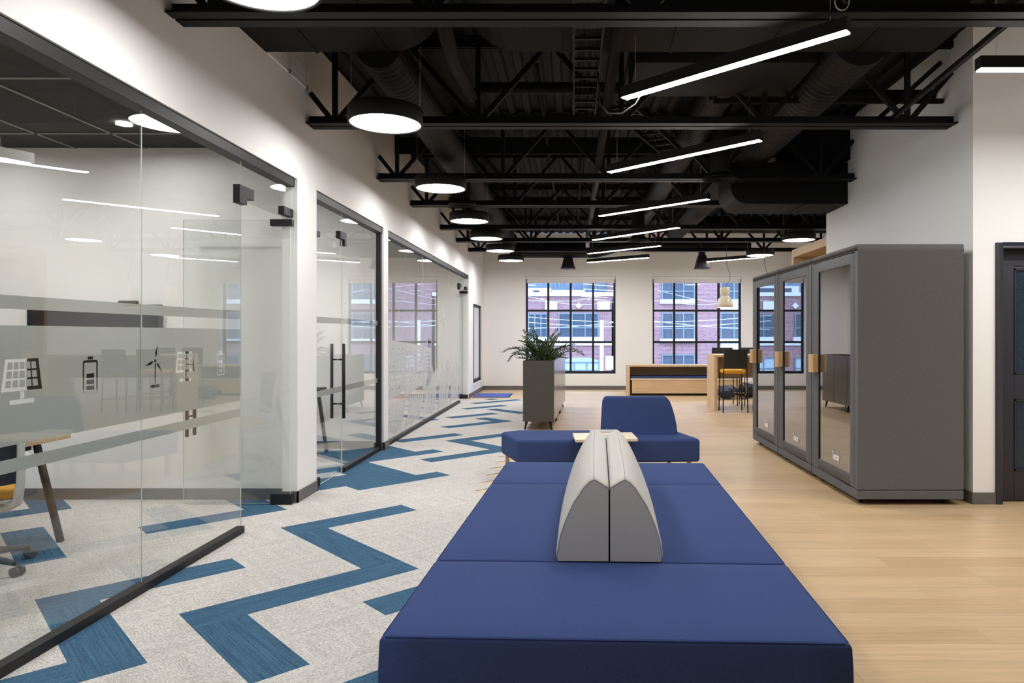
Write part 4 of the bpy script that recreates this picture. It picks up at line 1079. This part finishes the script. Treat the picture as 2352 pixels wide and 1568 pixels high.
# bags under the table
def bag(loc, sz_, mat, lab, seed):
    rnd = random.Random(seed); bm = bmesh.new(); bmesh.ops.create_icosphere(bm, subdivisions=3, radius=1)
    for v in bm.verts:
        n = 1 + .14 * math.sin(4 * v.co.x + seed) + .13 * math.sin(6 * v.co.y + 3 * v.co.z + seed) + .07 * math.sin(13 * v.co.x + 9 * v.co.z); v.co = Vector((v.co.x * sz_[0] * n, v.co.y * sz_[1] * n, max(-1, min(v.co.z, .9) * n) * sz_[2] + sz_[2]))
        if v.co.z < 0: v.co.z = 0
    me = bpy.data.meshes.new('body'); bm.to_mesh(me); bm.free(); me.materials.append(mat)
    for p in me.polygons: p.use_smooth = True
    r = tag(empty('backpack', loc), lab, 'bag', 'bags on the floor by the window bench'); o = bpy.data.objects.new('body', me); COL.objects.link(o); o.parent = r
    for s in (-1, 1):
        pts = [(s * sz_[0] * .5 + sz_[0] * .35 * math.sin(t) - .1, -sz_[1] * .9 - .03 * math.sin(2 * t), sz_[2] * (1 + .95 * math.cos(t))) for t in [k * math.pi / 8 for k in range(9)]]
        MB().tube(pts, .014, 6).build('strap', M['strap'], r)
    pts = [(sz_[0] * .12 * math.cos(t), 0, sz_[2] * 2 - .01 + .04 * math.sin(t)) for t in [k * math.pi / 6 for k in range(7)]]
    MB().tube(pts, .008, 6).build('grab_loop', M['strap'], r)
bag((3.42, 15.9, .006), (.32, .19, .15), M['bag2'], 'dark rucksack with grey straps lying on the floor beyond the high table', 1)
bag((4.06, 16.1, .006), (.26, .19, .17), M['bag'], 'black rucksack slumped on the floor, right of the strapped one', 4)

# blue mat
r = tag(MB((-1.95, 16.6, 0)).box(WX + .05, -1.50, 16.22, 17.3, -.003, .008).build('floor_mat', M['rugedge'], None), 'bright blue floor mat in the far left corner', 'mat')
MB((-1.95, 16.6, 0)).box(WX + .09, -1.54, 16.26, 17.26, .008, .013).build('pile', M['rug'], r)

# ------------------------------------------------------------------ first meeting room
tv = tag(empty('wall_screen', (-4.2, 6.17, 1.0)), 'flat black screen on the wall of the nearest meeting room', 'screen')
MB((-4.2, 6.17, 1.0)).box(sx(62, 6.14), sx(367, 6.14), 6.135, 6.185, sz(895, 6.14), sz(699, 6.14)).build('casing', M['greyplastic'], tv, bevel=.004)
MB((-4.2, 6.17, 1.0)).box(sx(62, 6.14) + .01, sx(367, 6.14) - .01, 6.132, 6.136, sz(895, 6.14) + .012, sz(699, 6.14) - .01).build('display', M['tv'], tv)
MB((-4.2, 6.17, 1.0)).box(-4.0, -3.83, 6.14, 6.18, sz(699, 6.14), sz(699, 6.14) + .035).build('camera_bar', M['black'], tv, bevel=.012)
MB((-4.2, 6.17, 1.0)).box(-4.6, -3.9, 6.185, 6.2, 1.2, 1.5).build('bracket', M['black'], tv)
c0 = (-4.4, 4.2, 0); r = tag(empty('meeting_table', c0), 'oak topped meeting table on splayed black legs behind the glass', 'table')
MB(c0).box(-5.15, -3.68, 3.0, 5.13, .704, .74).build('tabletop', M['oak'], r, bevel=.003)
for xa, xb_, ya, yb_ in ((-3.71, -3.61, 4.84, 4.93), (-5.05, -5.15, 4.84, 4.93), (-3.71, -3.61, 3.3, 3.2), (-5.05, -5.24, 3.3, 3.2)):
    MB(c0).bar((xa, ya, .704), (xb_, yb_, .004), .034, .034, up=(0, 1, 0)).build('leg', M['black'], r)
MB(c0).box(-5.05, -3.76, 4.80, 4.86, .66, .704).build('rail', M['black'], r); MB(c0).box(-5.05, -3.76, 3.27, 3.33, .66, .704).build('rail', M['black'], r)
# task chair
def task_chair(loc, rz, lab):
    r = tag(empty('task_chair', loc, rz), lab, 'chair')
    MB().tube([(0, 0, .07), (0, 0, .40)], [.03, .022], 14).build('column', M['greyplastic'], r)
    for k in range(5):
        t = R(72 * k - 7 - math.degrees(rz)); c_, s_ = math.cos(t), math.sin(t)
        a = MB(); a.tube([(0, 0, .105), (.15 * c_, .15 * s_, .10), (.32 * c_, .32 * s_, .075)], [.028, .024, .016], 10); st = a.build('star_leg', M['greyplastic'], r)
        w = MB()
        for q in (-1, 1):
            ox, oy = -s_ * .022 * q, c_ * .022 * q; w.tube([(.335 * c_ + ox - s_ * .009 * q, .335 * s_ + oy + c_ * .009 * q, .029), (.335 * c_ + ox * .4, .335 * s_ + oy * .4, .029)], .029, 16)
        w.tube([(.335 * c_, .335 * s_, .03), (.33 * c_, .33 * s_, .085)], .008, 8); w.build('caster', M['greyplastic'], st)
    MB().box(-.24, .24, -.22, .25, .455, .52).build('seat', M['yellow'], r, bevel=.035, seg=4)
    MB().box(-.225, .225, -.22, .24, .435, .46).build('seat_pan', M['whiteplastic'], r, bevel=.01)
    for s in (-1, 1):
        MB().tube([(s * .10, .0, .40), (s * .16, -.16, .395), (s * .205, -.25, .44), (s * .215, -.275, .56), (s * .215, -.285, .74), (s * .21, -.32, 1.0)], [.022, .024, .026, .024, .022, .016], 10).build('back_post', M['whiteplastic'], r)
        MB().tube([(s * .215, -.26, .60), (s * .26, -.16, .66), (s * .27, .0, .67)], .016, 8).box(s * .27 - .035, s * .27 + .035, -.12, .12, .67, .69).build('armrest', M['whiteplastic'], r)
    n = 7; mb = MB(); g = []
    for j in range(n):
        for i in range(n):
            u = -1 + 2 * i / (n - 1); v = j / (n - 1); g.append((u * .20, -.275 - .05 * (1 - u * u) - .04 * v, .56 + .46 * v))
    for j in range(n - 1):
        for i in range(n - 1): a = j * n + i; mb.add([g[a], g[a + 1], g[a + n + 1], g[a + n]], [(0, 1, 2, 3)], 0, True)
    o = mb.build('backrest', M['mesh'], r); m_ = o.modifiers.new('s', 'SOLIDIFY'); m_.thickness = .012
    MB().tube([(-.21, -.32, 1.0), (-.15, -.36, 1.03), (0, -.375, 1.04), (.15, -.36, 1.03), (.21, -.32, 1.0)], .016, 8).build('top_rail', M['whiteplastic'], r)
    return r
task_chair((-3.69, 4.27, .004), R(46), 'white framed task chair with a mustard seat at the left edge behind the glass')
# lamps of that room, and unseen ones added for brightness
c0 = (-4.03, 5.2, 2.72); dv = Vector((-.47, -.88, 0)).normalized(); r = tag(empty('linear_pendant', c0), 'grey louvred pendant light hanging in the nearest meeting room', 'lamp')
e0 = Vector(c0) + Vector((0, 0, .04)); e1 = e0 + dv * 1.5
MB(c0).bar(e0, e1, .11, .075).build('housing', M['whiteplastic'], r)
MB(c0).bar(e0 + dv * .02 - Vector((0, 0, .0385)), e1 - dv * .02 - Vector((0, 0, .0385)), .08, .002).build('louvre', M['litroom'], r)
for k in (.12, .9): q = e0.lerp(e1, k); MB(c0).tube([q + Vector((0, 0, .037)), q + Vector((.03, -.1, .33))], .0015, 5).build('suspension_wire', M['wire'], r)
def downlight(x, y, lab, z=CZ):
    r = tag(empty('downlight', (x, y, z - .01)), lab, 'lamp', 'recessed downlights')
    MB().lathe([(.06, -.004), (.045, .0), (.045, .008)], n=24).build('trim_ring', M['whiteplastic'], r)
    MB().disc((0, 0, .002), .046, 24).build('diffuser', M['litdown'], r)
downlight(-3.51, 5.47, 'bright recessed spot in the dark ceiling of the nearest room')
for k, (x, y) in enumerate(((-5.0, 5.47), (-5.0, 3.0), (-3.51, 3.0), (-4.2, 1.0), (-3.4, 1.6))): downlight(x, y, ('added unseen recessed spot left of the bright one' if k == 0 else 'added recessed spot, unseen above the header, brightening the nearest room'))  # extra unseen spots put in to brighten the room
def fill_panel(x, y, lab):  # unseen panels added to light the second and third rooms
    r = tag(empty('fill_panel_light', (x, y, CZ - .012)), lab, 'lamp', 'added flat panel lights')
    MB().box(-.31, .31, -.31, .31, -.004, .012).build('frame', M['whiteplastic'], r)
    MB().box(-.28, .28, -.28, .28, -.008, -.003).build('diffuser', M['litroom'], r)
for x, y, lab in ((-4.4, 7.7, 'added unseen panel light brightening the second meeting room'), (-4.9, 12.2, 'added unseen panel light brightening the third meeting room')): fill_panel(x, y, lab)
# second room: black-legged stand seen beside the pier
c0 = (-3.25, 8.2, 0); r = tag(empty('folding_desk', c0), 'small dark desk on splayed legs behind the closed glass door', 'desk')
MB(c0).box(-4.1, -3.04, 7.95, 8.62, .79, .815).build('desktop', M['black'], r)
for xa, xb_ in ((-3.12, -3.05), (-4.0, -4.07)):
    for ya in (8.0, 8.55): MB(c0).bar((xa, ya, .79), (xb_, ya + (.1 if ya > 8 else -.1), .004), .035, .035, up=(0, 1, 0)).build('leg', M['black'], r)

# ------------------------------------------------------------------ the street outside
GZ = -4.5
tag(MB().box(-40, 60, BY + 1, 60, GZ - .2, GZ).box(-40, -8, -10, BY + 1, GZ - .2, GZ).build('street', M['asphalt']), 'street between this building and the brick ones opposite', 'street'); bpy.data.objects['street']['kind'] = 'structure'
YF = 34.0
def facade(x0, x1, ztop, wins, lab, extra=None, y=YF):
    r = tag(empty('brick_building', ((x0 + x1) / 2, y, GZ)), lab, 'building', 'brick buildings across the street'); off = ((x0 + x1) / 2, y, GZ)
    MB(off).box(x0, x1, y, y + 8, GZ, ztop).build('wall', M['brick'], r)
    MB(off).box(x0 - .1, x1 + .1, y - .12, y + .4, ztop, ztop + .18).build('parapet', M['stone'], r)
    for (a, b, c, d, kind) in wins:
        if kind == 'a':
            pts_ = [(a, c), (b, c), (b, d)] + [((a + b) / 2 + (b - a) / 2 * math.cos(t), d + .24 * math.sin(t)) for t in [math.pi * q / 12 for q in range(1, 12)]] + [(a, d)]
            f = MB(off).prism(pts_, 'Y', y - .03, y + .02).build('window', M['curtain'], r)
        else: f = MB(off).box(a, b, y - .03, y + .02, c, d).build('window', M['bwin'] if kind != 'c' else M['curtain'], r)
        m = MB(off); n = 3
        for k in range(n + 1): xx = a + (b - a) * k / n; m.box(xx - .03, xx + .03, y - .07, y - .03, c, d)
        for k in (0, .4, 1): zz = c + (d - c) * k; m.box(a, b, y - .066, y - .03, zz - .03, zz + .03)
        m.build('window_bar', M['bframe'], f)
        MB(off).box(a - .12, b + .12, y - .16, y - .0, c - .2, c).build('sill', M['stone'], f)
    return r, off
k_ = YF / 1610
def fx(p): return (p - 1318) * k_
def fz(p): return EYE - (p - 768) * k_
w = [(fx(1214), fx(1257), fz(774), fz(721), 'w'), (fx(1284), fx(1374), fz(774), fz(720), 'w'), (fx(1290), fx(1376), fz(862), fz(832), 'a'), (fx(1214), fx(1250), fz(862), fz(822), 'c')]
for q in range(1, 4): w += [(fx(1214 - 130 * q), fx(1300 - 130 * q), fz(774), fz(721), 'w'), (fx(1214 - 130 * q), fx(1300 - 130 * q), fz(862), fz(822), 'c')]
r, off = facade(fx(780), fx(1405), fz(680), w, 'low brick building opposite, seen through the left window')
for pxx in (1266, 1386, 1100, 980):
    MB(off).box(fx(pxx - 14), fx(pxx + 14), YF - .10, YF, fz(711), fz(692)).build('stone_panel', M['stone'], r)
for pxx in (1329, 1190, 1040):
    d_r = 7.5 * k_; MB(off).prism([(fx(pxx) - d_r, fz(702)), (fx(pxx), fz(702) + d_r), (fx(pxx) + d_r, fz(702)), (fx(pxx), fz(702) - d_r)], 'Y', YF - .08, YF).build('stone_diamond', M['stone'], r)
MB(off).box(fx(780), fx(1405), YF - .1, YF, fz(793), fz(788)).build('stone_band', M['stone'], r)
for a, b, c_, d__ in ((1200, 1262, 678, 655), (1265, 1345, 678, 660), (1000, 1150, 678, 650)):
    MB(off).box(fx(a), fx(b), YF + 2, YF + 5, fz(c_) - .2, fz(d__)).build('roof_unit', M['stone'], r)
    MB(off).box(fx(a) + .4, fx(b) - .6, YF + 1.97, YF + 2.0, fz(c_) - .0, fz(d__) - .12).build('roof_unit_vent', M['bwin'], r)
w = []
for a, b in ((1521, 1594), (1656, 1745), (1800, 1880), (1930, 2010)):
    for c_, d__ in ((688, 640), (778, 719), (870, 815), (600, 550)): w.append((fx(a), fx(b), fz(c_), fz(d__), 'w' if c_ != 600 else 'c'))
r, off = facade(fx(1412), fx(2300), fz(520), w, 'taller brick building opposite, seen through the right window', y=YF)
for a, b in ((1655, 1750),):
    for c_, d__ in ((712, 690), (812, 786)): MB(off).box(fx(a), fx(b), YF - .05, YF, fz(c_), fz(d__)).build('stone_panel', M['stone'], r)
tag(MB((0, 44, GZ)).box(-30, 40, 44, 50, GZ, 12).build('background_building', M['bgwall']), 'blue grey taller building rising behind the low brick one', 'building')
# pole, box and wires
Yq = 27.0; r = tag(empty('utility_pole', (sx(1382, Yq), Yq, GZ)), 'pale utility pole seen through the left window', 'pole'); off = (sx(1382, Yq), Yq, GZ)
MB(off).tube([(off[0], Yq, GZ), (off[0], Yq, sz(735, Yq))], [.09, .07], 12).build('shaft', M['pole'], r)
MB(off).box(off[0] + .15, off[0] + .45, Yq - .15, Yq + .15, sz(848, Yq), sz(818, Yq)).build('transformer', M['stone'], r)
def cable(pts, lab, rad=.02): tag(MB().tube(pts, rad, 6).build('overhead_cable', M['wire']), lab, 'cable', 'overhead cables outside')
for k, (ya, yb_, sag) in enumerate(((742, 725, 3), (752, 737, 3), (735, 757, 4), (660, 690, 16), (690, 672, 18))):
    pts = []
    for q in range(17):
        t = q / 16; pxx = 1160 + 620 * t; py = ya + (yb_ - ya) * abs(2 * t - 1) + sag * math.sin(math.pi * t * 2) ** 2; pts.append((sx(pxx, Yq - .6 + .2 * k), Yq - .6 + .2 * k, sz(py, Yq)))
    cable(pts, 'slack overhead cable crossing outside the windows', .014 if k < 3 else .010)

# ------------------------------------------------------------------ light
w = bpy.data.worlds.new('sky'); SC.world = w; w.use_nodes = True
nt = w.node_tree; bg = nt.nodes['Background']
bg.inputs[0].default_value = (.55, .72, 1.0, 1); bg.inputs[1].default_value = 3.0

# ------------------------------------------------------------------ camera
cam = bpy.data.cameras.new('camera'); co = bpy.data.objects.new('camera', cam); COL.objects.link(co)
co.location = (0, 0, EYE); co.rotation_euler = (R(90), 0, 0)
cam.sensor_width = 36; cam.lens = 1610 / 2352 * 36; cam.shift_x = -(1318 - 1176) / 2352; cam.shift_y = -(784 - 768) / 2352
cam.clip_start = .05; cam.clip_end = 200
SC.camera = co
vs = SC.view_settings; vs.view_transform = 'Standard'; vs.look = 'None'; vs.gamma = 1; vs.use_curve_mapping = False; vs.exposure = 1.15
SC.cycles.use_denoising = True; SC.cycles.max_bounces = 8; SC.cycles.transparent_max_bounces = 20; SC.cycles.glossy_bounces = 4; SC.cycles.diffuse_bounces = 4
SC.cycles.use_adaptive_sampling = True; SC.cycles.adaptive_threshold = .02
SC.cycles.sample_clamp_indirect = 6
SC.cycles.caustics_reflective = False; SC.cycles.caustics_refractive = False
